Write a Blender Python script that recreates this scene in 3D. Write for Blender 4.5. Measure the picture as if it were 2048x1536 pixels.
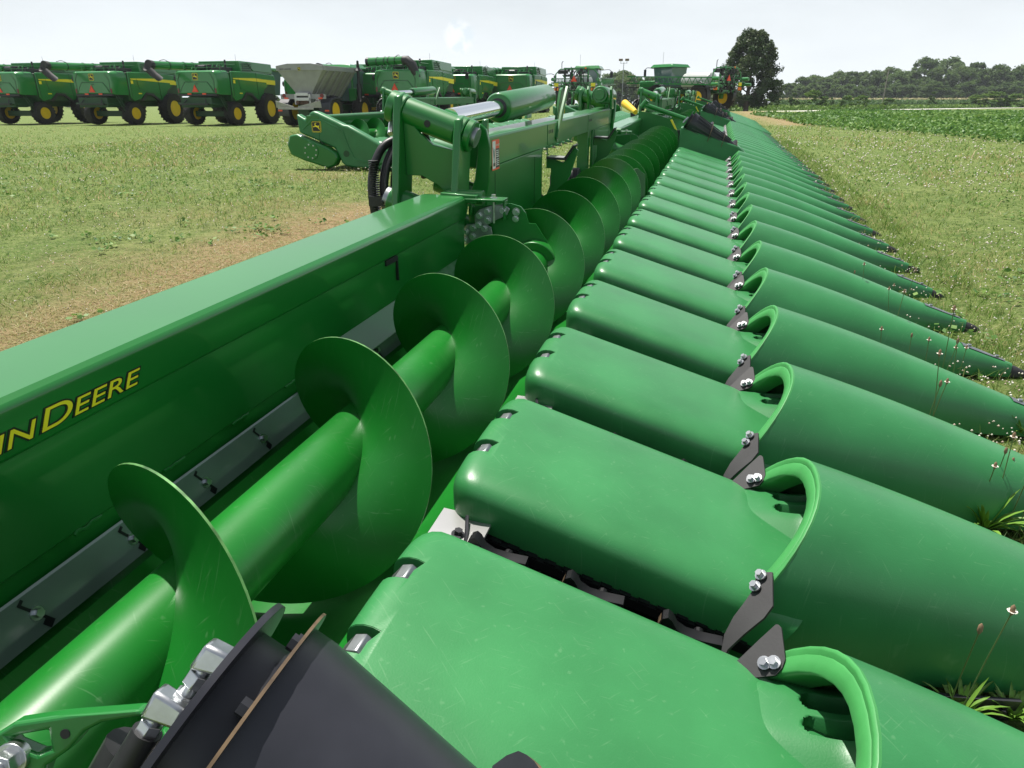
import bpy, bmesh, math, random
import numpy as np
from mathutils import Vector, Matrix
random.seed(7); rng = np.random.default_rng(11)
R = math.radians; PI = math.pi
S = bpy.context.scene
for o in list(bpy.data.objects): bpy.data.objects.remove(o)
COL = S.collection

# ------------------------------------------------------------------ camera
F_PX = 1420.0
YAW = R(15.264)                      # the corn head runs along +Y, the camera looks this far left of it
PITCH = math.atan((768-205)/F_PX)
TILT = math.atan((768-165)/F_PX)-PITCH   # the ground under the corn head rises slightly away from the camera
RIGHT = Vector((math.cos(YAW), math.sin(YAW), 0)); HEAD = Vector((-math.sin(YAW), math.cos(YAW), 0))
TM = Matrix.Rotation(TILT, 4, RIGHT)     # corn head frame -> world
CAMP = TM @ Vector((0, 0, 1.42))
cd = bpy.data.cameras.new('camera'); cam = bpy.data.objects.new('camera', cd); COL.objects.link(cam)
cd.sensor_fit = 'HORIZONTAL'; cd.sensor_width = 36; cd.lens = 36*F_PX/2048; cd.clip_start = .05; cd.clip_end = 5000
cam.location = CAMP
FWD = HEAD*math.cos(PITCH)+Vector((0, 0, -math.sin(PITCH)))
cam.rotation_euler = FWD.to_track_quat('-Z', 'Y').to_euler()
S.camera = cam
UP = RIGHT.cross(FWD)
def ray(px, py): return FWD + RIGHT*((px-1024)/F_PX) - UP*((py-768)/F_PX)
def wat(px, py, depth): return CAMP + ray(px, py)*depth

# ------------------------------------------------------------------ world, sun, exposure
SUN_DIR = Vector((-.27, .25, .93)).normalized()
w = bpy.data.worlds.new('World'); S.world = w; w.use_nodes = True
nt = w.node_tree; nt.nodes.clear()
def wn(t, **k):
    n = nt.nodes.new(t)
    for a, b in k.items(): setattr(n, a, b)
    return n
sky = wn('ShaderNodeTexSky', sky_type='NISHITA', sun_disc=False, sun_elevation=math.asin(SUN_DIR.z),
         sun_rotation=math.atan2(SUN_DIR.x, SUN_DIR.y), air_density=1.0, dust_density=3.0, ozone_density=1.0)
tc = wn('ShaderNodeTexCoord'); mp = wn('ShaderNodeMapping'); mp.inputs['Scale'].default_value = (1, 1, 3.2)
nz = wn('ShaderNodeTexNoise'); nz.inputs['Scale'].default_value = 3.4; nz.inputs['Detail'].default_value = 7; nz.inputs['Roughness'].default_value = .55
def math_(op, a, b=None):
    n = wn('ShaderNodeMath', operation=op)
    for i_, v in enumerate((a, b)):
        if v is None: continue
        if isinstance(v, (int, float)): n.inputs[i_].default_value = v
        else: nt.links.new(v, n.inputs[i_])
    return n.outputs[0]
sx = wn('ShaderNodeSeparateXYZ'); L = nt.links.new
L(tc.outputs['Generated'], sx.inputs[0]); L(tc.outputs['Generated'], mp.inputs[0]); L(mp.outputs[0], nz.inputs['Vector'])
tau = math_('ADD', math_('MULTIPLY', nz.outputs[0], .34), .06)                      # uneven thin haze
path = math_('DIVIDE', tau, math_('ADD', math_('MAXIMUM', sx.outputs[2], 0), .035)) # its slant path grows towards the horizon
fac = math_('SUBTRACT', 1, math_('POWER', 2.718, math_('MULTIPLY', path, -1)))
mx = wn('ShaderNodeMix', data_type='RGBA'); mx.inputs[7].default_value = (13.8, 14.7, 15.3, 1)
CL = (ray(918, 74)).normalized()                                                       # one small fair weather cloud low in the sky
dt = wn('ShaderNodeVectorMath', operation='DOT_PRODUCT'); nrm_ = wn('ShaderNodeVectorMath', operation='NORMALIZE'); L(tc.outputs['Generated'], nrm_.inputs[0]); L(nrm_.outputs[0], dt.inputs[0]); dt.inputs[1].default_value = CL
nz2 = wn('ShaderNodeTexNoise'); nz2.inputs['Scale'].default_value = 70; nz2.inputs['Detail'].default_value = 6; L(tc.outputs['Generated'], nz2.inputs['Vector'])
def rng_(v, a, b, lo, hi):
    n = wn('ShaderNodeMapRange', interpolation_type='SMOOTHSTEP'); n.inputs[1].default_value = a; n.inputs[2].default_value = b; n.inputs[3].default_value = lo; n.inputs[4].default_value = hi; nt.links.new(v, n.inputs[0]); return n.outputs[0]
ang = math_('ARCCOSINE', dt.outputs['Value'])
gap = rng_(math_('ADD', ang, math_('MULTIPLY', nz2.outputs[0], .026)), .020, .038, .24, 0)
puff = math_('MULTIPLY', rng_(math_('ADD', ang, math_('MULTIPLY', nz2.outputs[0], .020)), .026, .034, 1, 0), rng_(nz2.outputs[0], .40, .62, 0, .60))
mxg = wn('ShaderNodeMix', data_type='RGBA'); mxg.inputs[7].default_value = (9.4, 12.4, 14.4, 1); mxc = wn('ShaderNodeMix', data_type='RGBA'); mxc.inputs[7].default_value = (15.4, 15.6, 15.8, 1)
bg = wn('ShaderNodeBackground'); bg.inputs['Strength'].default_value = .05
ow = wn('ShaderNodeOutputWorld')
L(fac, mx.inputs[0]); L(sky.outputs[0], mx.inputs[6]); L(mx.outputs[2], mxg.inputs[6]); L(gap, mxg.inputs[0]); L(mxg.outputs[2], mxc.inputs[6]); L(puff, mxc.inputs[0]); L(mxc.outputs[2], bg.inputs[0]); L(bg.outputs[0], ow.inputs[0])
sd = bpy.data.lights.new('sun', 'SUN'); sd.energy = 5.0; sd.angle = R(.6); sd.color = (1, .955, .88)
so = bpy.data.objects.new('sun', sd); COL.objects.link(so)
so.rotation_euler = SUN_DIR.to_track_quat('Z', 'Y').to_euler()
S.view_settings.view_transform = 'Standard'; S.view_settings.look = 'None'
S.view_settings.gamma = 1; S.view_settings.exposure = 0.53; S.view_settings.use_curve_mapping = False

# ------------------------------------------------------------------ materials
MATS = {}
def mat(name, col, rough=.5, metal=0, var=.0, scale=6, bump=0, bscale=40, spec=.5, coat=0, col2=None, trans=0, emit=None, objvar=0, detail=5, anis=None):
    if name in MATS: return MATS[name]
    m = bpy.data.materials.new(name); m.use_nodes = True; t = m.node_tree; b = t.nodes['Principled BSDF']
    b.inputs['Base Color'].default_value = (*col, 1); b.inputs['Roughness'].default_value = rough; b.inputs['Metallic'].default_value = metal
    b.inputs['Specular IOR Level'].default_value = spec
    if coat: b.inputs['Coat Weight'].default_value = coat; b.inputs['Coat Roughness'].default_value = .08
    if trans: b.inputs['Transmission Weight'].default_value = trans
    c = t.nodes.new('ShaderNodeTexCoord')
    if var or col2:
        n = t.nodes.new('ShaderNodeTexNoise'); n.inputs['Scale'].default_value = scale; n.inputs['Detail'].default_value = detail
        t.links.new(c.outputs['Object'], n.inputs['Vector'])
        r = t.nodes.new('ShaderNodeMapRange'); r.inputs[1].default_value = .3; r.inputs[2].default_value = .7
        t.links.new(n.outputs[0], r.inputs[0])
        x = t.nodes.new('ShaderNodeMix'); x.data_type = 'RGBA'
        c2 = col2 if col2 else tuple(min(1, v*(1+var)) for v in col)
        c1 = col if col2 else tuple(v*(1-var) for v in col)
        x.inputs[6].default_value = (*c1, 1); x.inputs[7].default_value = (*c2, 1)
        t.links.new(r.outputs[0], x.inputs[0]); out = x.outputs[2]
        if objvar:
            oi = t.nodes.new('ShaderNodeObjectInfo'); hs = t.nodes.new('ShaderNodeHueSaturation')
            mr = t.nodes.new('ShaderNodeMapRange'); mr.inputs[3].default_value = 1-objvar; mr.inputs[4].default_value = 1+objvar
            t.links.new(oi.outputs['Random'], mr.inputs[0]); t.links.new(mr.outputs[0], hs.inputs['Value'])
            t.links.new(out, hs.inputs['Color']); out = hs.outputs[0]
        t.links.new(out, b.inputs['Base Color'])
        rr = t.nodes.new('ShaderNodeMapRange'); rr.inputs[3].default_value = max(.02, rough*.85); rr.inputs[4].default_value = min(1, rough*1.18)
        t.links.new(n.outputs[0], rr.inputs[0]); t.links.new(rr.outputs[0], b.inputs['Roughness'])
    if bump:
        n2 = t.nodes.new('ShaderNodeTexNoise'); n2.inputs['Scale'].default_value = bscale; n2.inputs['Detail'].default_value = 4
        t.links.new(c.outputs['Object'], n2.inputs['Vector'])
        bp = t.nodes.new('ShaderNodeBump'); bp.inputs['Strength'].default_value = bump; bp.inputs['Distance'].default_value = .002
        t.links.new(n2.outputs[0], bp.inputs['Height']); t.links.new(bp.outputs[0], b.inputs['Normal'])
    MATS[name] = m; return m

def scuffed(name, col, rough, bump=.12):
    """moulded plastic: fine dust and pale scratches"""
    m = mat(name, col, rough, var=.17, scale=3.2, bump=bump, bscale=260, spec=.5, objvar=.07)
    t = m.node_tree; b = t.nodes['Principled BSDF']; src = b.inputs['Base Color'].links[0].from_socket
    c = t.nodes.new('ShaderNodeTexCoord'); last = src
    for k, (rz, sx, sy, thr) in enumerate([(35, 260, 14, .71), (-50, 220, 10, .72), (80, 300, 16, .71), (10, 60, 50, .72)]):
        mpn = t.nodes.new('ShaderNodeMapping'); mpn.inputs['Rotation'].default_value = (0, 0, R(rz)); mpn.inputs['Scale'].default_value = (sx, sy, 3)
        mpn.inputs['Location'].default_value = (k*3.1, k*1.7, k)
        vr = t.nodes.new('ShaderNodeMapping'); vr.inputs['Rotation'].default_value = (0, 0, R(rz))
        n = t.nodes.new('ShaderNodeTexNoise'); n.inputs['Scale'].default_value = 1; n.inputs['Detail'].default_value = 2
        t.links.new(c.outputs['Object'], vr.inputs[0]); mpn.inputs['Rotation'].default_value = (0, 0, 0)
        t.links.new(vr.outputs[0], mpn.inputs[0]); t.links.new(mpn.outputs[0], n.inputs['Vector'])
        q = t.nodes.new('ShaderNodeMapRange'); q.inputs[1].default_value = thr-.04; q.inputs[2].default_value = thr+.05; q.inputs[4].default_value = .09
        t.links.new(n.outputs[0], q.inputs[0])
        x = t.nodes.new('ShaderNodeMix'); x.data_type = 'RGBA'; x.inputs[7].default_value = (.36, .55, .34, 1)
        t.links.new(q.outputs[0], x.inputs[0]); t.links.new(last, x.inputs[6]); last = x.outputs[2]
    t.links.new(last, b.inputs['Base Color']); return m

G_PLASTIC = scuffed('green_plastic', (.031, .188, .057), .36)
G_PAINT = mat('green_paint', (.006, .155, .020), .38, var=.06, scale=2, bump=.03, bscale=30, coat=.5)
G_SNOUT = scuffed('green_snout_plastic', (.028, .178, .056), .38)
G_AUGER = scuffed('green_auger_paint', (.008, .160, .016), .32, .015)
G_RIM = mat('green_plastic_edge', (.050, .27, .07), .45, var=.12, scale=9, bump=.1, bscale=120)
G_STRIP = mat('dark_green_strip', (.20, .28, .23), .24, .25, var=.22, scale=3, coat=.4)
G_BODY = mat('machine_green', (.021, .20, .042), .25, var=.05, scale=1.5, coat=.4)
G_DARK = mat('machine_dark_green', (.008, .060, .016), .45, var=.15, scale=3)
STEEL = mat('zinc_steel', (.55, .57, .58), .30, 1, var=.15, scale=40, bump=.05, bscale=200)
GREYST = mat('grey_steel', (.30, .32, .33), .42, 1, var=.2, scale=20)
CHROME = mat('chrome_rod', (.86, .87, .88), .10, 1)
BLACKM = mat('black_steel', (.018, .019, .024), .42, var=.35, scale=14, bump=.08, bscale=70)
CONEM = mat('black_cone_paint', (.020, .021, .028), .38, var=.3, scale=7, bump=.06, bscale=90)
RUST = mat('worn_rusty_edge', (.030, .024, .022), .5, .3, col2=(.30, .20, .11), scale=18)
RUBBER = mat('black_rubber', (.024, .024, .026), .58, var=.25, scale=10, bump=.1, bscale=150)
TYRE = mat('tyre_rubber', (.021, .020, .020), .75, var=.35, scale=5, bump=.15, bscale=40)
HOSE = mat('hose_rubber', (.016, .016, .018), .45, var=.2, scale=20)
DARK = mat('dark_void_steel', (.008, .009, .011), .5, var=.3, scale=12)
YELLOW = mat('yellow_paint', (.80, .52, .015), .35, var=.06, scale=3)
DECALY = mat('decal_yellow', (.95, .80, .03), .35)
DECALK = mat('decal_black', (.012, .013, .016), .35)
RED = mat('reflector_red', (.75, .03, .012), .35)
REDO = mat('fluorescent_red', (.88, .10, .035), .45)
ORANGE = mat('amber_lens', (.9, .22, .01), .2)
WHITE = mat('white_paint', (.78, .79, .78), .4, var=.04, scale=4)
GREY = mat('spreader_grey', (.30, .30, .305), .5, .1, var=.12, scale=2)
STAIN = mat('stainless_sheet', (.50, .50, .50), .32, .7, var=.12, scale=3)
FENDER = mat('charcoal_plastic', (.035, .038, .048), .42, var=.1, scale=4)
GLASS = mat('cab_glass', (.10, .17, .17), .05, spec=.8)
BROWN = mat('dirty_brown', (.12, .07, .045), .8, var=.3, scale=8)

# ------------------------------------------------------------------ mesh helpers
class MB:
    def __init__(s): s.v = []; s.f = []; s.mi = []; s.m = 0
    def add(s, vs, fs):
        o = len(s.v); s.v += [tuple(p) for p in vs]; s.f += [tuple(i+o for i in f) for f in fs]; s.mi += [s.m]*len(fs); return s
    def box(s, a, b, rot=None, org=None):
        (x0, y0, z0), (x1, y1, z1) = a, b
        vs = [Vector((x, y, z)) for x in (x0, x1) for y in (y0, y1) for z in (z0, z1)]
        if rot is not None:
            c = Vector(org) if org is not None else (Vector(a)+Vector(b))/2
            vs = [c+rot @ (p-c) for p in vs]
        return s.add(vs, [(0, 1, 3, 2), (4, 6, 7, 5), (0, 4, 5, 1), (2, 3, 7, 6), (0, 2, 6, 4), (1, 5, 7, 3)])
    def hexa(s, p):   # 8 points: bottom loop then top loop
        return s.add(p, [(3, 2, 1, 0), (4, 5, 6, 7), (0, 1, 5, 4), (1, 2, 6, 5), (2, 3, 7, 6), (3, 0, 4, 7)])
    def rings(s, rs, caps=True, closed=False):
        n = len(rs[0]); o = len(s.v); vs = [p for r in rs for p in r]; fs = []; k = len(rs)
        for i in range(k if closed else k-1):
            a = i*n; b = ((i+1) % k)*n
            for j in range(n): j2 = (j+1) % n; fs.append((a+j, a+j2, b+j2, b+j))
        if caps and not closed: fs.append(tuple(range(n-1, -1, -1))); fs.append(tuple((k-1)*n+j for j in range(n)))
        return s.add(vs, fs)
    def sheet(s, rows):   # open grid
        n = len(rows[0]); fs = [(i*n+j, i*n+j+1, (i+1)*n+j+1, (i+1)*n+j) for i in range(len(rows)-1) for j in range(n-1)]
        return s.add([p for r in rows for p in r], fs)
    def cyl(s, p0, p1, r0, r1=None, n=16, caps=True, prof=None):
        p0 = Vector(p0); p1 = Vector(p1); r1 = r0 if r1 is None else r1
        d = (p1-p0); ln = d.length; d.normalize()
        u = d.orthogonal().normalized(); v = d.cross(u)
        prof = prof or [(0, r0), (1, r1)]
        rs = [[p0+d*(t*ln)+(u*math.cos(2*PI*j/n)+v*math.sin(2*PI*j/n))*r for j in range(n)] for t, r in prof]
        return s.rings(rs, caps)
    def bar(s, p0, p1, w, h, up=(0, 0, 1)):
        p0 = Vector(p0); p1 = Vector(p1); d = (p1-p0).normalized(); u = d.cross(Vector(up))
        if u.length < 1e-4: u = d.orthogonal()
        u.normalize(); v = u.cross(d)
        return s.rings([[p+u*(a*w/2)+v*(b*h/2) for a, b in ((-1, -1), (1, -1), (1, 1), (-1, 1))] for p in (p0, p1)])
    def tube(s, pts, r, n=8, sub=5, caps=True):
        pts = [Vector(p) for p in pts]
        if sub > 1 and len(pts) > 2:
            q = []
            for i in range(len(pts)-1):
                a = pts[max(i-1, 0)]; b = pts[i]; c = pts[i+1]; d = pts[min(i+2, len(pts)-1)]
                for k in range(sub):
                    t = k/sub; q.append(.5*((2*b)+(c-a)*t+(2*a-5*b+4*c-d)*t*t+(3*b-a-3*c+d)*t**3))
            pts = q+[pts[-1]]
        rs = []; u = None
        for i, p in enumerate(pts):
            d = (pts[min(i+1, len(pts)-1)]-pts[max(i-1, 0)]).normalized()
            u = d.orthogonal().normalized() if u is None else (u-d*u.dot(d)).normalized()
            v = d.cross(u); rs.append([p+(u*math.cos(2*PI*j/n)+v*math.sin(2*PI*j/n))*r for j in range(n)])
        return s.rings(rs, caps)
    def prism(s, poly, axis, a, b):   # poly of 2-tuples in the other two axes (cyclic order x,y,z)
        def P(u, v, w): return {'x': (w, u, v), 'y': (u, w, v), 'z': (u, v, w)}[axis]
        n = len(poly); vs = [P(u, v, a) for u, v in poly]+[P(u, v, b) for u, v in poly]
        fs = [tuple(range(n)), tuple(range(2*n-1, n-1, -1))]+[(j, n+j, n+(j+1) % n, (j+1) % n) for j in range(n)]
        return s.add(vs, fs)
    def plate(s, poly3, th):   # planar-ish polygon given thickness along its normal
        P = [Vector(p) for p in poly3]; c = sum(P, Vector())/len(P)
        nrm = Vector()
        for i in range(len(P)): nrm += (P[i]-c).cross(P[(i+1) % len(P)]-c)
        nrm.normalize(); n = len(P)
        vs = [p+nrm*th/2 for p in P]+[p-nrm*th/2 for p in P]
        return s.add(vs, [tuple(range(n)), tuple(range(2*n-1, n-1, -1))]+[(j, n+j, n+(j+1) % n, (j+1) % n) for j in range(n)])
    def bolt(s, p, nrm, r=.012, h=.012, washer=True):
        p = Vector(p); nrm = Vector(nrm).normalized()
        if washer: s.cyl(p, p+nrm*h*.3, r*1.55, n=14)
        return s.cyl(p+nrm*h*.28, p+nrm*h*1.3, r, n=6)
    def xf(s, M, i0=0):
        s.v[i0:] = [tuple(M @ Vector(p)) for p in s.v[i0:]]; return s
    def mesh(s, name, mats, smooth=35):
        me = bpy.data.meshes.new(name); me.from_pydata(s.v, [], s.f)
        for m in (mats if isinstance(mats, (list, tuple)) else [mats]): me.materials.append(m)
        if len(me.materials) > 1: me.polygons.foreach_set('material_index', s.mi)
        bm = bmesh.new(); bm.from_mesh(me); bmesh.ops.recalc_face_normals(bm, faces=bm.faces); bm.to_mesh(me); bm.free()
        if smooth: me.shade_smooth(); me.set_sharp_from_angle(angle=R(smooth))
        return me
def link(name, me, parent=None, loc=None):
    o = bpy.data.objects.new(name, me); COL.objects.link(o)
    if parent is not None: o.parent = parent
    if loc is not None: o.location = loc
    return o
def part(name, mb, mats, parent=None, loc=None, smooth=35, bevel=0):
    o = link(name, mb.mesh(name, mats, smooth), parent, loc)
    if bevel: bev(o, bevel)
    return o
def bev(o, wd, seg=2):
    b = o.modifiers.new('bevel', 'BEVEL'); b.width = wd; b.segments = seg; b.limit_method = 'ANGLE'; b.angle_limit = R(40); b.harden_normals = False
def empty(name, label, cat, loc=(0, 0, 0), group=None, rz=0):
    o = bpy.data.objects.new(name, None); COL.objects.link(o); o.empty_display_size = .2
    o.location = loc; o.rotation_euler = (0, 0, rz); tag(o, label, cat, group); return o
def tag(o, label, cat, group=None):
    o['label'] = label; o['category'] = cat
    if group: o['group'] = group
    return o
def struct(o, kind='structure'): o['kind'] = kind; return o
KIDS = {}
def copy_tree(o, parent=None, depth=9, skip=()):
    c = o.copy(); COL.objects.link(c)
    if parent is not None: c.parent = parent
    if depth > 0:
        for ch in o.children:
            if ch.name.split('.')[0] not in skip: copy_tree(ch, c, depth-1, skip)
    return c
def smoothstep(a, b, x):
    t = np.clip((x-a)/(b-a), 0, 1); return t*t*(3-2*t)
ORD = 'first second third fourth fifth sixth seventh eighth ninth tenth eleventh twelfth thirteenth fourteenth fifteenth sixteenth seventeenth eighteenth nineteenth twentieth'.split()
def nth(i): return ORD[i] if i < 20 else 'twenty '+ORD[i-20]
def gnd(px, py):
    v = ray(px, py); k = -CAMP.z/v.z if v.z < 0 else 60
    for _ in range(40):
        q = CAMP+v*k; k += (float(ground_z(q.x, q.y))-q.z)/v.z*.7
    return CAMP+v*k
def ground_z(x, y):
    x = np.asarray(x, float); y = np.asarray(y, float)
    d = x*HEAD.x+y*HEAD.y
    m = smoothstep(-24, -9, x-(0*y))*(1-smoothstep(9, 40, x-.25*y))*(1-smoothstep(55, 110, y))
    e = np.maximum(d-12.5, 0); e2 = np.minimum(e, 45)
    return m*(math.tan(TILT)*np.minimum(d, 12.5)+.0115*e2)
# ------------------------------------------------------------------ corn head (local frame: +Y along the head, +X forward, z = 0 ground)
ROW = .762
def YC(k): return .23+ROW*k
AX, AZ, AR, AP, AT = -.965, .42, .315, .79, .097     # auger axis, flight radius, pitch, tube radius

def sgnpow(c, p): return math.copysign(abs(c)**p, c)
def hood_mesh():
    x0, x1, wd, hgt = -.575, .335, .298, .165
    def ztop(x): return .502-.285*(x+.53)
    mb = MB(); rs = []; r = .075
    xs = [0, .004, .012, .024, .04, .06, .085, .12, .2, .35, .55, .75, x1-x0]
    n = 44
    for d in xs:
        x = x0+d
        q = math.sqrt(max(0, r*r-max(0, r-d)**2)) if d < r else r
        w_ = wd-(r-q)*1.0; drop = (r-q)*.85
        zt = ztop(x)-drop; zb = ztop(x)-hgt+.045-.05*d/.9
        hh = max(.015, zt-zb); row = []
        for j in range(n):
            a = 2*PI*j/n; c, s_ = math.cos(a), math.sin(a)
            y = w_*sgnpow(c, .30)
            z = zb+hh*sgnpow(s_, .36) if s_ > 0 else zb-.02*abs(s_)
            z += .010*(1-(y/wd)**2) if s_ > 0 else 0
            if d > .5: x_ = x + (z-zt)*.72*(d-.5)/.41     # front end leans back like the snout rim
            else: x_ = x
            row.append((x_, y, z))
        rs.append(row)
    mb.rings(rs); o = part('hood_tmp', mb, G_PLASTIC)
    for sy in (-.105, .105):                 # two latch pockets cut into the rear edge
        k = MB(); z = .505
        k.add([(-.62, sy-.038, .35), (-.62, sy+.038, .35), (-.62, sy+.038, .58), (-.62, sy-.038, .58),
               (-.530, sy-.032, .41), (-.525, sy+.030, .41), (-.474, sy+.030, .58), (-.492, sy-.032, .58)],
              [(0, 1, 2, 3), (7, 6, 5, 4), (0, 4, 5, 1), (1, 5, 6, 2), (2, 6, 7, 3), (3, 7, 4, 0)])
        c = part('cut_tmp', k, G_PLASTIC, smooth=0)
        b = o.modifiers.new('b', 'BOOLEAN'); b.object = c; b.operation = 'DIFFERENCE'; b.solver = 'EXACT'
        dg = bpy.context.evaluated_depsgraph_get(); me = bpy.data.meshes.new_from_object(o.evaluated_get(dg))
        o.modifiers.clear(); o.data = me; bpy.data.objects.remove(c)
    bm = bmesh.new(); bm.from_mesh(o.data)
    try:
        es = [e for e in bm.edges if len(e.link_faces) == 2 and e.calc_face_angle(0) > R(38) and max(v.co.x for v in e.verts) < -.44 and min(v.co.z for v in e.verts) > .40]
        bmesh.ops.bevel(bm, geom=es, offset=.006, segments=2, affect='EDGES', clamp_overlap=True)
    except Exception: pass
    bm.to_mesh(o.data); bm.free()
    me = o.data; me.name = 'hood'; bpy.data.objects.remove(o)
    me.shade_smooth(); me.set_sharp_from_angle(angle=R(50)); return me

def latch_mesh():
    mb = MB()
    mb.m = 0
    mb.prism([(-.062, -.060), (-.006, -.060), (.020, -.020), (.016, .010), (-.002, .026), (-.024, .020), (-.048, -.010)], 'y', -.023, .023)
    mb.m = 1
    mb.prism([(-.046, -.05), (.0, -.05), (.022, -.012), (.004, -.006), (-.03, -.012)], 'y', -.024, -.018)
    mb.cyl((-.012, -.030, -.016), (-.012, .02, -.016), .0075, n=10)
    mb.cyl((-.012, -.026, -.016), (-.012, -.017, -.016), .013, n=10)
    mb.box((.012, -.040, -.05), (.018, -.006, -.004)); mb.cyl((.012, -.03, -.036), (.0, -.03, -.036), .008, n=6)
    return mb.mesh('latch', [GREYST, STEEL], 30)

SN = 15
def snout_sec(t, n=25):
    """open arch section t in 0..1, from near foot over the top to far foot"""
    x = .350+1.255*t; zt = .478*(1-t)+.066*t+.030*math.sin(PI*t)*(1-t)
    hw = .305*(1-t)**.86+.034*t**.5*1.0; zb = .09*(1-t)+.0*t; lean = .68*(1-t)+.12*t
    out = []
    for j in range(n):
        a = PI*j/(n-1); c, s_ = -math.cos(a), math.sin(a)
        y = hw*sgnpow(c, .86); z = zb+(zt-zb)*s_**.80 if s_ > 1e-6 else zb
        out.append((x+(z-zt)*lean, y, z))
    return out
def snout_mesh():
    mb = MB(); mb.sheet([snout_sec(t) for t in np.linspace(0, 1, SN)])
    return mb.mesh('snout', G_SNOUT, 60)
def rim_mesh():
    """moulded collar at the rear of the snout: outer bead, flange facing the hood, inner wall"""
    s0 = snout_sec(0); n = len(s0); cz = .20
    def off(d, dx, dz=0):
        out = []
        for j, p in enumerate(s0):
            a = PI*j/(n-1); nx, nz = -math.cos(a), math.sin(a)
            out.append((p[0]+dx, p[1]-nx*d, max(p[2]-nz*d, .03)+dz))
        return out
    mb = MB()
    mb.sheet([off(0, 0), off(-.003, -.005), off(-.001, -.010), off(.004, -.012), off(.014, -.012), off(.016, -.016), off(.046, -.028), off(.051, -.026), off(.054, -.016), off(.055, .0), off(.058, .05)])
    return mb.mesh('snout_rim', G_RIM, 50)
def tip_mesh():
    mb = MB(); rs = []
    for x, w_, zt in ((1.588, .036, .064), (1.63, .030, .050), (1.665, .021, .034), (1.69, .012, .018), (1.70, .004, .008)):
        rs.append([(x, w_*-math.cos(PI*j/10)*1.0, max(-.01, zt*math.sin(PI*j/10)**.8)) for j in range(11)]+[(x, 0, -.012)])
    mb.rings(rs); return mb.mesh('snout_tip', RUBBER, 50)
def plate_mesh():
    """support panel under the rim with two moulded pockets"""
    ys = np.linspace(-.06, .236, 90); rows = []
    for x in np.linspace(.10, .385, 64):
        row = []
        for y in ys:
            sf = lambda v, k=.010: k*math.log(1+math.exp(min(40, v/k)))
            z = .302-.6*sf(y-.20)-.50*sf(.070-y, .014)-.10*sf(.2-x)+.35*sf(x-.34)
            for c in (.112, .172):
                dx = min(0, x-.292); r = math.hypot(dx, y-c)
                z -= .050*float(1-smoothstep(.0165, .0215, r))
            row.append((x, y, z))
        rows.append(row)
    mb = MB(); mb.sheet(rows); return mb.mesh('support_panel', G_PLASTIC, 60)
def skid_mesh():
    mb = MB(); mb.hexa([(.60, -.275, .0), (.82, -.235, .0), (.82, -.225, .0), (.60, -.262, .0), (.60, -.285, .075), (.83, -.243, .070), (.83, -.233, .070), (.60, -.272, .075)]); mb.bolt((.79, -.25, .04), (-.1, -1, .1), .010, .01)
    return mb.mesh('skid_strip', BLACKM, 30)
def wear_strip_mesh():
    mb = MB()
    pts = [snout_sec(t, 25) for t in (.80, .86, .92, .97)]
    mb.sheet([[(p[j][0], p[j][1], p[j][2]+.004) for j in (10, 11, 12, 13, 14)] for p in pts])
    for q in (.83, .94):
        p = snout_sec(q, 25)[12]; mb.cyl((p[0], p[1], p[2]), (p[0], p[1], p[2]+.012), .011, n=8)
    return mb.mesh('wear_strip', [GREYST], 40)
def deflector_mesh(which):
    mb = MB(); th = .006
    if which == 0:   # hangs from the near side of a rim, tail bent down into the gap
        T = [(.239, -.248, .336), (.238, -.340, .310), (.220, -.363, .290), (.180, -.388, .255), (.148, -.410, .222), (.137, -.433, .202)]
        U = [(.207, -.236, .320), (.197, -.282, .298), (.177, -.310, .276), (.158, -.334, .255), (.140, -.368, .227), (.134, -.417, .204)]
        off = Vector((-.55, -.25, .8))*th
        top = [[Vector(a)+off for a in q] for q in (T, U)]; bot = [[Vector(a) for a in q] for q in (T, U)]
        mb.sheet(top); mb.sheet(bot)
        for a, b in zip(top, bot): mb.sheet([a, b])
        mb.sheet([[top[0][0], top[1][0]], [bot[0][0], bot[1][0]]]); mb.sheet([[top[0][-1], top[1][-1]], [bot[0][-1], bot[1][-1]]])
    else:
        P = [(.227, .292, .368), (.232, .290, .370), (.237, .284, .369), (.245, .228, .339), (.240, .213, .328), (.228, .202, .315), (.182, .207, .290), (.120, .220, .262), (.161, .246, .301), (.197, .272, .338)]
        mb.plate(P, th)
    return mb.mesh('deflector', RUBBER, 30)
def boltset_mesh(ps, nrm, r=.013):
    mb = MB()
    for p in ps: mb.bolt(p, nrm, r, .011)
    return mb.mesh('bolt', STEEL, 30)
DARKST = mat('dark_worn_steel', (.012, .012, .014), .38, .4, var=.3, scale=18)
def lug_mesh():
    mb = MB()
    prof = [(-.030, -.03), (-.032, .030), (-.026, .050), (-.014, .056), (-.004, .048), (.008, .026), (.030, .012), (.070, .006), (.115, .004), (.115, -.03)]
    mb.m = 0; mb.prism(prof, 'y', -.018, .014)
    mb.m = 1; mb.prism([(-.036, -.02), (-.0365, .028), (-.030, .044), (-.0305, -.02)], 'y', -.015, .011)
    mb.m = 0; mb.cyl((.06, -.036, -.01), (.06, .034, -.01), .012, n=10)
    return mb.mesh('chain_lug', [DARKST, RUST], 30)
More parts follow.
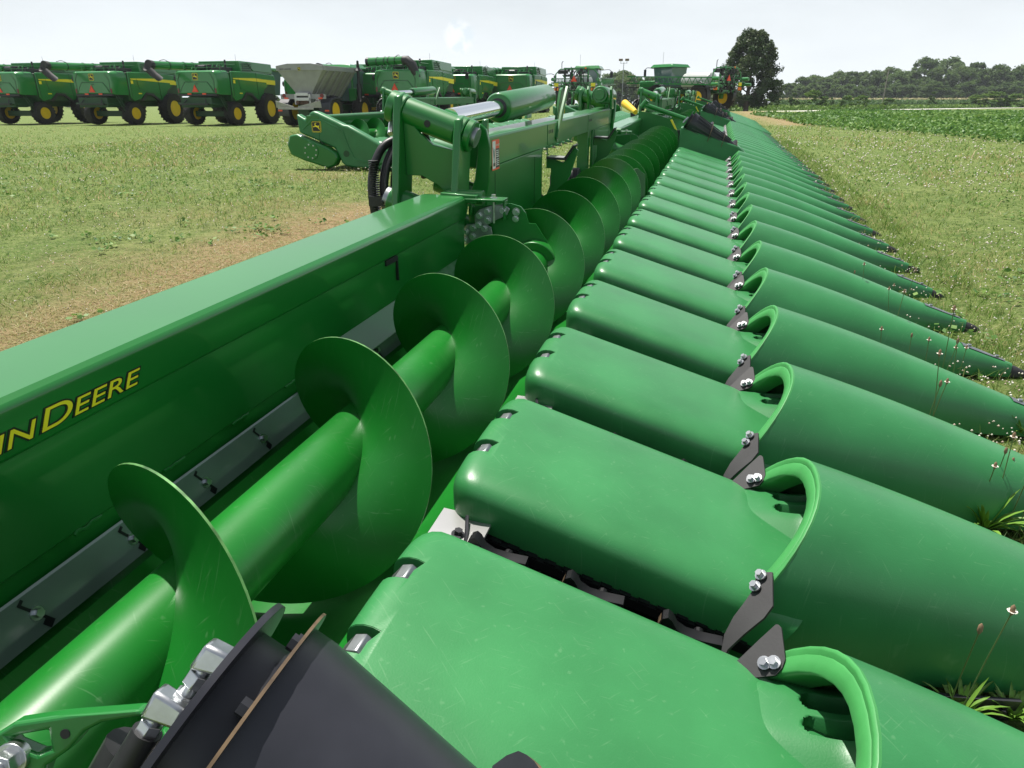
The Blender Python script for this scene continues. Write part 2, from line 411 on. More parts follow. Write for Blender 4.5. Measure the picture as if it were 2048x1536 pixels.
def gap_meshes():
    a = R(-16); rot = Matrix.Rotation(-a, 3, 'Y')
    def sl(mb, x0, x1, y0, y1, z0, z1): return mb.box((x0, y0, z0), (x1, y1, z1), rot, (0, 0, .30))
    rail = MB(); sl(rail, -.52, .30, -.012, .012, .155, .185); sl(rail, -.52, .30, .07, .11, .19, .215)
    for t in range(16): sl(rail, -.50+t*.05, -.47+t*.05, .072, .10, .214, .220)
    deck = MB(); sl(deck, -.54, .36, -.14, -.03, .135, .165); sl(deck, -.54, .36, .03, .16, .130, .145)
    for t in range(4): sl(deck, -.42+t*.2, -.38+t*.2, -.10, -.06, .165, .176)
    box = MB(); sl(box, -.56, .34, -.17, .17, -.02, .08)  # added dark box under the row gap, blocks light from below
    lip = MB(); lip.m = 0; lip.hexa([(-.595, -.125, .376), (-.455, -.115, .372), (-.455, .115, .372), (-.595, .125, .376), (-.595, -.125, .384), (-.455, -.115, .380), (-.455, .115, .380), (-.595, .125, .384)])
    lip.m = 1; lip.box((-.545, -.07, .384), (-.505, .0, .394)); lip.bolt((-.52, .02, .383), (.2, 0, 1), .011, .012)
    lip.m = 1; lip.tube([(-.515, .08, .40), (-.50, .03, .39), (-.49, -.01, .37), (-.475, -.03, .33)], .005, 6)
    return rail.mesh('stripper_rail', DARKST, 30), deck.mesh('deck_plate', DARK, 30), box.mesh('gap_light_block', DARK, 30), lip.mesh('lip_plate', [STAIN, BLACKM], 30)
def flight_mesh(hand=1, turns=1.0, name='auger_flight'):
    n = int(72*turns); mb = MB(); th = .006; front = []; back = []
    for i in range(n+1):
        ph = -PI/2+2*PI*turns*i/n
        y = hand*AP*ph/(2*PI)
        fr = [(AX+r*math.cos(ph), y-th/2, AZ+r*math.sin(ph)) for r in np.linspace(AT-.004, AR, 7)]
        front.append(fr); back.append([(x, yy+th, z) for x, yy, z in fr])
    mb.sheet(front); mb.sheet(back); mb.m = 1; mb.sheet([[q[-1] for q in front], [q[-1] for q in back]])
    return mb.mesh(name, [G_AUGER, EDGE], 40)
EDGE = mat('worn_bright_edge', (.075, .20, .055), .4, .2, var=.5, scale=30)

# -------- text and badge
def text_mesh(txt, size, m, name, shear=.0, ext=.001, off=0, sx=1, space=1):
    cu = bpy.data.curves.new(name, 'FONT'); cu.body = txt; cu.size = size; cu.shear = shear; cu.extrude = ext; cu.offset = off; cu.space_character = space
    o = bpy.data.objects.new(name, cu); COL.objects.link(o)
    dg = bpy.context.evaluated_depsgraph_get(); dg.update(); me = bpy.data.meshes.new_from_object(o.evaluated_get(dg))
    bpy.data.objects.remove(o); me.materials.clear(); me.materials.append(m)
    if sx != 1: me.transform(Matrix.Diagonal((sx, 1, 1, 1)))
    return me
DEER = [(-.40, .02), (-.34, -.06), (-.20, -.04), (-.10, .0), (.02, -.04), (.14, -.07), (.22, -.16), (.34, -.28), (.40, -.30), (.36, -.18), (.30, -.10), (.34, .02), (.36, .12), (.28, .10),
        (.20, .08), (.06, .12), (-.04, .14), (-.06, .24), (.0, .32), (.06, .30), (.04, .36), (-.04, .34), (-.02, .42), (-.08, .34), (-.16, .30), (-.20, .24), (-.14, .22), (-.16, .10), (-.26, .02), (-.34, .06)]
def badge_mesh(s, name='badge'):
    """rounded black shield with yellow border and leaping deer, lying in local XZ facing -Y"""
    mb = MB()
    def rr(w_, h, r, y, y2):
        pts = []
        for cx, cz, a0 in ((w_-r, h-r, 0), (-(w_-r), h-r, 90), (-(w_-r)*.94, -(h-r), 180), ((w_-r)*.94, -(h-r), 270)):
            for k in range(5): a = R(a0+22.5*k); pts.append((cx+r*math.cos(a), cz+r*math.sin(a)))
        mb.prism(pts, 'y', y, y2)
    mb.m = 1; rr(.5*s, .5*s, .14*s, 0, -.004*s-.001)
    mb.m = 0; rr(.475*s, .475*s, .12*s, -.004*s-.001, -.008*s-.002)
    mb.m = 1; rr(.43*s, .43*s, .10*s, -.008*s-.002, -.012*s-.003)
    mb.m = 0; rr(.395*s, .395*s, .09*s, -.012*s-.003, -.016*s-.004)
    mb.m = 1; mb.prism([(x*s*.86, z*s*.86) for x, z in DEER], 'y', -.016*s-.004, -.021*s-.005)
    return mb.mesh(name, [DECALK, DECALY], 20)

RSC = .875        # the beam, hinges and auger are drawn at 1/.875 size and then scaled about the camera position
def rear_scale(me):
    me.transform(Matrix.Translation((0, 0, .1775)) @ Matrix.Scale(RSC, 4)); return me
def yz_loop(y, pts): return [(x, y, z) for x, z in pts]

def build_header():
    root = empty('corn_head', 'long green folding corn head in front, sixteen rows of snouts stretching away', 'corn head', group='green corn heads parked in the grass')
    root.matrix_world = TM
    FRONT = None
    # ---- hoods
    hm = hood_mesh(); lm = latch_mesh(); sm = snout_mesh(); rm = rim_mesh(); tm = tip_mesh(); pm = plate_mesh(); wm = wear_strip_mesh(); km = skid_mesh()
    d0 = deflector_mesh(0); d1 = deflector_mesh(1)
    b0 = boltset_mesh([(.211, -.256, .331), (.199, -.282, .315)], (-.55, -.25, .8), .0092); b1 = boltset_mesh([(.206, .2235, .3220), (.2235, .2215, .3300)], (-.45, -.45, .77), .0092)
    lug = lug_mesh(); rail, deck, lblock, lip = gap_meshes()
    for k in range(0, 17):
        end = k in (0, 16)
        if not end:
            h = link('hood', hm, root, (0, YC(k)+random.uniform(-.006, .006), random.uniform(-.004, .004))); h.rotation_euler = (R(random.uniform(-.8, .8)), 0, R(random.uniform(-.7, .7)))
            for sy in (-.105, .105): bev(link('latch', lm, h, (-.518, sy-.003, .474)), .004)
        if k == 0: continue
        s = link('snout', sm, root, (0, YC(k)-(.02 if k == 16 else 0), 0)); s.rotation_euler = (R(random.uniform(-.8, .8)), R(random.uniform(-.3, .3)), R(random.uniform(-1.1, 1.1)))
        link('snout_rim', rm, s); link('snout_tip', tm, s); link('support_panel', pm, s); link('wear_strip', wm, s); link('skid_strip', km, s)
        if k < 16:
            q = link('deflector', d0, root, (0, YC(k), 0)); link('bolt', b0, q)
            q = link('deflector', d1, root, (0, YC(k), 0)); link('bolt', b1, q)
    for k in range(0, 16):
        y = YC(k+.5)
        g = link('gathering_chain', rail, root, (0, y, 0))
        for x in (-.455, -.215, .02): link('chain_lug', lug, g, (x, .012, .215-.285*x))
        link('deck_plate', deck, root, (0, y, 0)); link('gap_light_block', lblock, root, (0, y, 0)); link('lip_plate', lip, root, (0, y, 0))
    # small rusty sprocket seen in the second gap
    front_parts = set(root.children_recursive)
    # ---- trough
    y0, y1 = .30, 14.05
    tr = MB(); prof = []
    prof += [(-1.40, .30), (-1.33, .20)]
    for a in range(200, 301, 10): prof.append((AX+.345*math.cos(R(a)), AZ+.345*math.sin(R(a))))
    prof += [(-.668, .205), (-.655, .222), (-.61, .226), (-.60, .20)]
    tr.sheet([yz_loop(y, prof) for y in (y0, 4.1, 10.37, y1)])
    part('auger_trough', tr, G_AUGER, root, smooth=60)
    # ---- wing back sheets, beams, bolt strips
    def wing(ya, yb, mir):
        bm_ = MB(); poly = [(-1.655, .800), (-1.640, .815), (-1.385, .815), (-1.366, .800), (-1.364, .785), (-1.380, .680), (-1.66, .62)]
        bm_.prism_y = None
        bm_.prism([(x, z) for x, z in poly], 'y', ya, yb)
        wb = part('wing_beam', bm_, G_PAINT, root, bevel=.008)
        sh = MB(); sh.sheet([yz_loop(y, [(-1.392, .70), (-1.386, .672), (-1.392, .60), (-1.392, .425), (-1.400, .418), (-1.404, .27)]) for y in np.linspace(ya, yb, 6)])
        part('back_sheet', sh, G_PAINT, root, smooth=20)
        wl = MB()
        for y in np.arange(ya+.12, yb, .31):
            wl.tube([(-1.391+.004*random.random(), y+t, .421+random.uniform(-.003, .003)) for t in np.linspace(0, .085, 7)], .0045, 6, sub=2)
        part('weld_bead', wl, G_PAINT, root, smooth=50)['kind'] = 'stuff'
        st = MB(); st.sheet([yz_loop(y, [(-1.392, .372), (-1.386, .368), (-1.352, .272), (-1.362, .266)]) for y in np.linspace(ya+.0, yb-.1, 12)])
        stp = part('stripper_strip', st, G_STRIP, root, smooth=20)
        ym = 1.42-.365+.0
        for i in range(-3, 12):
            y = .944+.295*i if not mir else 13.52-.295*i
            if not (ya+.05 < y < yb-.12): continue
            nrm = Vector((.94, 0, .33)); p = Vector((-1.371, y, .318)); t = Vector((-.33, 0, .94)); yv = Vector((0, 1, 0))
            sl = MB(); d = (t*.8+yv*-.5).normalized(); e = d.cross(nrm)
            for q0, q1, ww in ((p-d*.047, p+d*.047, .007), (p+d*.045+e*.014, p+d*.045-e*.003, .008), (p-d*.047-e*.010, p-d*.024-e*.010, .014)):
                dd = (q1-q0).normalized(); ee = dd.cross(nrm)
                sl.add([q0+ee*ww/2+nrm*.004, q1+ee*ww/2+nrm*.004, q1-ee*ww/2+nrm*.004, q0-ee*ww/2+nrm*.004], [(0, 1, 2, 3)])
            link('adjusting_slot', sl.mesh('adjusting_slot', DARK, 0), stp)
            bo = MB(); bo.bolt(p+nrm*.002, nrm, .0105, .012); link('bolt', bo.mesh('bolt', STEEL, 30), stp)
        lo = MB(); lo.box((-1.44, ya, .245), (-1.40, yb, .262)); part('lower_rail', lo, G_DARK, root)
    wing(.05, 4.02, False); wing(10.45, 14.05, True)
    fl = MB(); fl.sheet([yz_loop(y, [(-1.390, .47), (-1.30, .405), (-1.285, .40)]) for y in (2.17, 3.2, 4.0)])
    part('guide_shelf', fl, G_PAINT, root)
    rec = MB(); rec.box((-1.390, 3.02, .560), (-1.378, 3.028, .675)); rec.box((-1.390, 2.90, .655), (-1.378, 3.02, .68)); part('pocket_slot', rec, DARK, root)
    # lettering on the wing beam
    fr = Matrix(((0, .15, .989, 0), (1, 0, 0, 0), (0, .989, -.15, 0), (0, 0, 0, 1)))     # text x -> +Y, text y -> up along the face
    n0 = len(root.children)
    def letters(body, size, yy, zz, m, off, dx, nm):
        me = text_mesh(body, size, m, nm, shear=.22, ext=.0006, off=off, sx=1.62, space=1.02)
        me.transform(Matrix.Translation((-1.3710+dx+(zz-.74)*.15, yy, zz)) @ fr); return me
    yy = 0.781
    for body, sz, adv in (('J', .076, .055), ('OHN', .060, .236), ('D', .076, .092), ('EERE', .060, .2)):
        for m, off, dx, nm in ((DECALK, .0035, .0008, 'letter_outline'), (DECALY, .0, .0022, 'lettering')):
            link(nm, letters(body, sz, yy, .706, m, off, dx, nm), root)
        yy += adv
    # ---- centre section
    cb = MB(); cb.prism([(-1.58, .925), (-1.58, 1.105), (-1.565, 1.12), (-1.375, 1.12), (-1.36, 1.105), (-1.36, .925)], 'y', 4.42, 10.05)
    part('centre_beam', cb, G_PAINT, root, bevel=.006)
    for ya, yb in ((4.42, 5.95), (8.56, 10.05)):
        pn = MB(); pn.box((-1.40, ya, .42), (-1.372, yb, .922)); pn.prism([(-1.40, .40), (-1.40, .30), (-1.30, .33), (-1.385, .42)], 'y', ya, yb)
        part('centre_panel', pn, G_PAINT, root, bevel=.004)
        sm_ = MB()
        for yq in (ya+.18, yb-.25): sm_.box((-1.371, yq, .52), (-1.3695, yq+.005, .88))
        part('panel_seam', sm_, DARK, root)
        zz = MB(); zz.sheet([yz_loop(y, [(-1.372, .42), (-1.33, .37), (-1.26, .345)]) for y in (ya-.02, yb)]); part('deflector_shelf', zz, G_STRIP, root)
    for yq in (5.97, 8.38):
        po = MB(); po.box((-1.52, yq, .10), (-1.40, yq+.13, .924)); po.box((-1.395, yq+.02, .30), (-1.39, yq+.045, .36)); po.box((-1.395, yq+.02, .60), (-1.39, yq+.045, .66))
        part('frame_post', po, G_PAINT, root, bevel=.005)
    lowb = MB(); lowb.box((-1.62, 5.95, .10), (-1.45, 8.5, .24)); part('lower_beam', lowb, G_PAINT, root, bevel=.01)
    for yq in (6.12, 8.62):   # mounting saddles with pad
        sd_ = MB(); sd_.prism([(-1.36, .92), (-1.36, .84), (-1.22, .80), (-1.17, .90), (-1.12, .92), (-1.10, .90), (-1.16, .70), (-1.30, .46), (-1.37, .42), (-1.37, .52), (-1.33, .62), (-1.33, .75), (-1.37, .75), (-1.37, .92)], 'y', yq, yq+.02)
        sdo = part('saddle_bracket', sd_, G_PAINT, root, bevel=.003)
        pd = MB(); pd.prism([(-1.355, .848), (-1.205, .842), (-1.135, .945), (-1.118, .945), (-1.192, .824), (-1.355, .832)], 'y', yq-.07, yq+.10)
        part('saddle_pad', pd, BLACKM, sdo)
        tp = MB(); tp.prism([(-1.345, .850), (-1.215, .845), (-1.215, .842), (-1.345, .847)], 'y', yq-.06, yq+.09); part('pad_top', tp, STAIN, sdo)
    # danger decal at the near end of the centre beam
    dc = MB(); dc.m = 0; dc.box((-1.3588, 4.50, .90), (-1.3572, 4.66, 1.085))
    dc.m = 1; dc.box((-1.3572, 4.505, .91), (-1.3566, 4.572, 1.078)); dc.m = 2; dc.box((-1.3572, 4.58, .912), (-1.3566, 4.655, 1.03))
    dc.m = 3; dc.box((-1.3566, 4.52, .925), (-1.3562, 4.56, .945)); dc.bar((-1.356, 4.54, .94), (-1.356, 4.525, 1.02), .006, .002, (1, 0, 0)); dc.bar((-1.356, 4.536, .97), (-1.356, 4.556, 1.03), .006, .002, (1, 0, 0)); dc.bar((-1.356, 4.53, 1.0), (-1.356, 4.513, 1.04), .005, .002, (1, 0, 0))
    dc.m = 1
    for i in range(4):
        for z in (.925+.012*i, .978+.012*i): dc.box((-1.3566, 4.587, z), (-1.3562, 4.648-.008*(i % 2), z+.005))
    dd = part('danger_decal', dc, [REDO, WHITE, FENDER, DECALK], root, smooth=0)
    me = text_mesh('DANGER', .019, WHITE, 'danger_word', ext=.0002); me.transform(Matrix.Translation((-1.3565, 4.582, 1.045)) @ fr); link('danger_word', me, dd)
    # ---- fold joints
    def joint(mir):
        def Y(y): return y if not mir else 2*7.234-y
        def P(x, y, z): return Vector((x, Y(y), z))
        def PT(x, y, z): return Vector((x, Y(y), z-.065-.33*(x+1.60)))      # the pivots tip down towards the front
        def PR(mb, poly, x0, x1): mb.prism([(Y(a), b) for a, b in poly], 'x', x0, x1); return mb
        lk = MB()
        arm = [(4.10, 1.25), (4.13, 1.345), (4.21, 1.365), (4.29, 1.33), (4.32, 1.25), (4.24, .83), (4.22, .72), (4.16, .63), (4.06, .63), (4.00, .72)]
        PR(lk, [(a, b+.004*(b-.62)/.7) for a, b in arm], -1.845, -1.80); PR(lk, [(a, b-.115*(b-.62)/.7) for a, b in arm], -1.475, -1.43)
        li = part('fold_link', lk, G_PAINT, root, bevel=.008)
        web = MB(); web.prism([(-1.80, .90), (-1.80, 1.22), (-1.76, 1.215), (-1.70, 1.145), (-1.62, 1.08), (-1.55, 1.065), (-1.475, 1.05), (-1.475, .80), (-1.52, .78), (-1.60, .85), (-1.70, .90)], 'y', Y(4.15), Y(4.18)); part('link_web', web, G_PAINT, li, bevel=.004)
        bo = MB()
        bo.cyl(PT(-1.80, 4.21, 1.26), PT(-1.48, 4.21, 1.26), .083, n=32)
        for a, b in ((-1.90, -1.85), (-1.845, -1.80), (-1.475, -1.43), (-1.425, -1.385)): bo.cyl(PT(a, 4.21, 1.26), PT(b, 4.21, 1.26), .092, n=32)
        part('pin_boss', bo, G_PAINT, li, bevel=.006)
        gr = MB(); gr.cyl(PT(-1.64, 4.126, 1.25), PT(-1.64, 4.135, 1.25), .020, n=16); part('grease_hole', gr, DARK, li)
        pn = MB(); pn.cyl(PT(-1.385, 4.21, 1.26), PT(-1.362, 4.21, 1.26), .058, n=24); part('pivot_pin', pn, GREYST, li)
        fit = MB(); fit.cyl(PT(-1.88, 4.16, 1.17), PT(-1.86, 4.09, 1.12), .018, n=6); part('grease_fitting', fit, STEEL, li)
        lb = MB(); lb.cyl(PT(-1.90, 4.13, .72), PT(-1.25, 4.13, .72), .088, n=28); lb.cyl(PT(-1.72, 4.46, .86), PT(-1.42, 4.46, .86), .07, n=24)
        part('hinge_tube', lb, G_PAINT, root, bevel=.006)
        cap = MB(); cap.cyl(PT(-1.93, 4.13, .72), PT(-1.90, 4.13, .72), .075, n=24); cap.bolt(PT(-1.93, 4.13, .72), (-1, 0, .4), .02, .02); part('hinge_cap', cap, GREYST, root, bevel=.004)
        hp = MB(); PR(hp, [(4.40, 1.10), (4.43, 1.21), (4.46, 1.215), (4.47, .60), (4.40, .60)], -1.40, -1.365)
        hp.prism([(-1.40, 1.19), (-1.36, 1.155), (-1.335, 1.05), (-1.345, .85), (-1.38, .70), (-1.42, .64), (-1.50, .70), (-1.44, .86), (-1.42, 1.0)], 'y', Y(4.385), Y(4.415)); part('hinge_plate', hp, G_PAINT, root, bevel=.004)
        # wing end bracket
        br = MB()
        br.cyl(P(-1.50, 4.06, .80), P(-1.28, 4.06, .80), .04, n=20)
        br.prism([(-1.52, .775), (-1.52, .83), (-1.30, .82), (-1.30, .775)], 'y', Y(3.98), Y(4.10))
        br.prism([(-1.37, .79), (-1.14, .79), (-1.14, .803), (-1.37, .803)], 'y', Y(3.97), Y(4.09))
        br.prism([(-1.155, .68), (-1.14, .68), (-1.14, .79), (-1.155, .79)], 'y', Y(4.03), Y(4.09))
        br.prism([(-1.36, .70), (-1.345, .70), (-1.345, .79), (-1.36, .79)], 'y', Y(4.03), Y(4.09))
        part('wing_bracket', br, G_PAINT, root, bevel=.003)
        nb = MB(); nb.bolt(P(-1.21, 4.03, .803), (0, 0, 1), .014, .016); nb.cyl(P(-1.21, 4.03, .79), P(-1.21, 4.03, .66), .007, n=8); part('adjusting_bolt', nb, STEEL, root)
        ap = MB(); ap.prism([(-1.38, .74), (-1.12, .77), (-1.06, .755), (-1.03, .72), (-1.01, .66), (-.97, .66), (-.76, .36), (-.74, .28), (-.85, .34), (-1.10, .44), (-1.38, .46)], 'y', Y(4.075), Y(4.085)); part('auger_support', ap, G_PAINT, root)
        for poly, bl in (([(-1.33, .70), (-1.30, .735), (-1.22, .762), (-1.15, .765), (-1.115, .745), (-1.13, .71), (-1.22, .665), (-1.29, .615), (-1.33, .62)], [(-1.30, .70), (-1.25, .725), (-1.155, .735), (-1.305, .645), (-1.25, .675)]),
                         ([(-1.42, .60), (-1.38, .645), (-1.28, .655), (-1.23, .635), (-1.22, .585), (-1.28, .575), (-1.36, .53), (-1.41, .525)], [(-1.39, .60), (-1.34, .625), (-1.27, .625), (-1.40, .55), (-1.345, .575)])):
            sp = MB(); sp.prism(poly, 'y', Y(4.035), Y(4.045)); so_ = part('shim_plate', sp, GREYST, root, bevel=.002)
            bb = MB()
            for x, z in bl: bb.bolt(P(x, 4.035, z), (0, -1 if not mir else 1, 0), .0135, .016)
            part('bolt', bb, STEEL, so_)
        bb = MB(); bb.bolt(P(-1.085, 4.07, .725), (0, -1 if not mir else 1, 0), .015, .016); bb.bolt(P(-1.088, 4.07, .685), (0, -1 if not mir else 1, 0), .013, .016); part('bolt', bb, STEEL, root)
        # fold cylinder
        ya_, yb, ye, za, zb, ze, rr = (4.25, 5.27, 6.83, 1.225, 1.251, 1.302, .104) if not mir else (4.25, 4.40, 5.22, 1.25, 1.255, 1.285, .100)
        xc = -1.543 if not mir else -1.42
        rd = MB(); rd.cyl(P(xc, ya_, za), P(xc, yb, zb), .055, n=28); part('cylinder_rod', rd, CHROME, root)
        ba = MB(); ba.cyl(P(xc, yb, zb), P(xc, ye, ze), rr, n=48, prof=[(0, rr*.75), (.004, rr*.92), (.02, rr), (.97, rr), (1, rr*.9)]); ba.cyl(P(xc, ye, ze), P(xc, ye+.04, ze), .062, n=28)
        part('cylinder_barrel', ba, G_PAINT, root, bevel=.003)
        gl = MB(); gl.cyl(P(xc, yb-.006, zb), P(xc, yb+.01, zb), .066, n=28); part('rod_seal', gl, BLACKM, root)
        e = ye-6.02
        for x in (xc-.14, xc+.14):
            cl = MB(); PR(cl, [(5.82+e, 1.12), (5.88+e, 1.22), (5.98+e, 1.36), (6.05+e, 1.38), (6.09+e, 1.34), (6.04+e, 1.24), (6.0+e, 1.12)], x-.012, x+.012); part('cylinder_clevis', cl, G_PAINT, root, bevel=.003)
        if not mir:
            cs = MB(); PR(cs, [(6.42, .98), (6.48, .94), (6.62, 1.12), (6.86, 1.36), (6.82, 1.39), (6.58, 1.18)], -1.358, -1.34)
        else:
            cs = MB(); cs.tube([P(-1.40, 4.44, .80), P(-1.345, 4.50, .95), P(-1.34, 4.44, 1.12), P(-1.36, 4.33, 1.27)], .022, 8)
        part('clevis_brace', cs, G_PAINT, root)
        hl = MB(); hl.box((-1.3598, Y(6.10), .94), (-1.356, Y(6.36), 1.10)); hlo = part('brace_plate', hl, G_PAINT, root, bevel=.002)
        hh = MB()
        for i in range(3): hh.cyl(P(-1.357, 6.15+.07*i, 1.04), P(-1.354, 6.15+.07*i, 1.04), .016, n=12)
        part('brace_hole', hh, DARK, hlo)
    joint(False); joint(True)
    # hoses beside the near joint
    for i, (dx, dy, r) in enumerate(((0, 0, .026), (.05, .05, .02), (.085, .02, .017), (.11, .07, .016))):
        h = MB(); h.tube([(-1.97+dx, 4.15+dy, .30), (-2.0+dx, 4.12+dy, .55), (-2.02+dx, 4.12+dy, .85), (-1.98+dx, 4.20+dy, 1.04), (-1.90+dx*.9, 4.30+dy, 1.09+.03*i), (-1.83+dx*.6, 4.42+dy, 1.02), (-1.83+dx*.5, 4.52, .85)], r, 12, sub=10)
        ho = part('hydraulic_hose', h, HOSE, root, smooth=50)
        if i == 0:
            rg = MB()
            for z in np.arange(.32, .98, .014): rg.cyl((-2.0, 4.12, z), (-2.0, 4.12, z+.006), r+.004, n=14)
            part('hose_ridge', rg, HOSE, ho)
    cl = MB(); cl.box((-2.02, 4.06, .72), (-1.84, 4.10, .78)); cl.bolt((-1.93, 4.06, .75), (0, -1, 0), .012, .012); part('hose_clamp', cl, BLACKM, root)
    for i in range(4):
        h = MB(); x = -1.60+.04*i; h.tube([(x, 6.2, .70-.05*i), (x+.08, 6.4, .40), (x+.12, 6.75, .24-.03*i), (x+.10, 7.15, .36), (x+.02, 7.5, .66)], .018, 10, sub=8); part('feeder_hose', h, HOSE, root)
    mo = MB(); mo.cyl((-1.55, 7.9, .45), (-1.40, 7.9, .45), .12, n=20); mo.box((-1.66, 7.6, .22), (-1.54, 8.3, .52)); part('coupler_block', mo, BLACKM, root, bevel=.006)
    # ---- auger
    ta = MB(); ta.cyl((AX, .1, AZ), (AX, 4.02, AZ), AT, n=40); ta.cyl((AX, 4.14, AZ), (AX, 10.33, AZ), AT, n=40); ta.cyl((AX, 10.45, AZ), (AX, 14.0, AZ), AT, n=40)
    ta.cyl((AX, 4.0, AZ), (AX, 4.16, AZ), AT+.05, n=32); ta.cyl((AX, 10.31, AZ), (AX, 10.47, AZ), AT+.05, n=32)
    part('auger_tube', ta, G_AUGER, root, bevel=.005)
    rv = MB()
    for y in (.97, 2.55, 3.3): rv.cyl((AX+.045, y, AZ+.08), (AX+.055, y, AZ+.10), .012, .006, n=14)
    part('tube_rivet', rv, G_AUGER, root)
    fm = flight_mesh(1); fm2 = flight_mesh(-1)
    y00 = -.028
    for k in range(1, 10):
        f = link('auger_flight', fm, root, (0, y00+AP*k, 0))
        if 5 <= k: f.location.y += .03
    yy = 7.85
    for k in range(8): link('auger_flight', fm2, root, (0, yy+AP*k, 0))
    pa = MB(); pa.plate([(AX+.08, 7.30, AZ-.10), (AX+.30, 7.33, AZ-.16), (AX+.335, 7.36, AZ-.02), (AX+.32, 7.38, AZ+.16), (AX+.24, 7.38, AZ+.22), (AX+.06, 7.33, AZ+.16)], .006)
    pa.box((AX+.05, 7.28, AZ+.04), (AX+.15, 7.30, AZ+.06)); part('auger_paddle', pa, G_AUGER, root, bevel=.002)
    done = set()
    for o in root.children_recursive:
        if o in front_parts: continue
        if o.data and o.data not in done: rear_scale(o.data); done.add(o.data)
        o.location = o.location*RSC
    return root

def build_cone(root, ye, near):
    """black end auger with its drive, at one end of the head"""
    B = Vector((-.43, ye, .845)) if not near else Vector((-.412, .430, .801)); an = R(28 if not near else 31); a = Vector((math.cos(an), 0, -math.sin(an)))
    def Q(s, r, ph):
        r = r*(1 if near else 1.22)
        u = Vector((0, 1, 0)); v = a.cross(u); return B+a*s+(u*math.cos(ph)+v*math.sin(ph))*r
    def ringp(s, r, n): return [Q(s, r, 2*PI*j/n) for j in range(n)]
    n = 28
    co = MB(); co.rings([ringp(s, r, n) for s, r in ((.0, .131), (.03, .131), (.40, .088), (.93, .044), (.98, .03))])
    c = part('end_auger', co, CONEM, root, smooth=30)
    fl = MB()
    for s, rr, th in ((-.046, .131, .007), (.0, .148, .0032)):
        fl.m = 0; fl.rings([ringp(s, rr, 56), ringp(s+th, rr, 56)]); fl.m = 1 if s > -.01 else 0; fl.rings([ringp(s, rr+.0008, 56), ringp(s+th, rr+.0008, 56)], caps=False)
    part('end_flange', fl, [CONEM, RUST], c, smooth=30)
    hub = MB(); hub.rings([ringp(-.045, .100, 24), ringp(0, .100, 24)])
    for ph in np.arange(0.3, 6.2, .785): hub.cyl(Q(-.010, .118, ph), Q(-.001, .118, ph), .009, n=6)
    part('end_hub', hub, BLACKM, c)
    he = MB(); front = []; back = []
    for i in range(121):
        t = i/120; s = .262+.60*t; ph = .25+2*PI*2.6*t; r0 = float(np.interp(s, (.03, .40, .93), (.131, .088, .044)))-.004; r1 = r0+.048*min(1, t*30+.6)
        front.append([Q(s-.004, r0, ph), Q(s-.004, r1, ph)]); back.append([Q(s+.004, r0, ph), Q(s+.004, r1, ph)])
    he.m = 0; he.sheet(front); he.sheet(back); he.m = 1; he.sheet([[q[1] for q in front], [q[1] for q in back]])
    part('end_auger_flight', he, [CONEM, RUST], c, smooth=40)
    if not near:
        rb = MB()
        for j in range(20):
            ph = 2*PI*j/20; rb.bar(Q(.08, .128, ph), Q(.70, .074, ph), .010, .010)
        rb_ = part('cone_rib', rb, mat('satin_black_rib', (.05, .05, .055), .28, .3), c); rb_['kind'] = 'stuff'
    return c, Q
def header_ray(px, py, d):   # point in the corn head frame on a sight line (used once to size the drive parts from the photograph)
    return TM.inverted() @ wat(px, py, d)

HEADER = build_header()
BASE = list(HEADER.children)
cone, Q = build_cone(HEADER, .455, True)
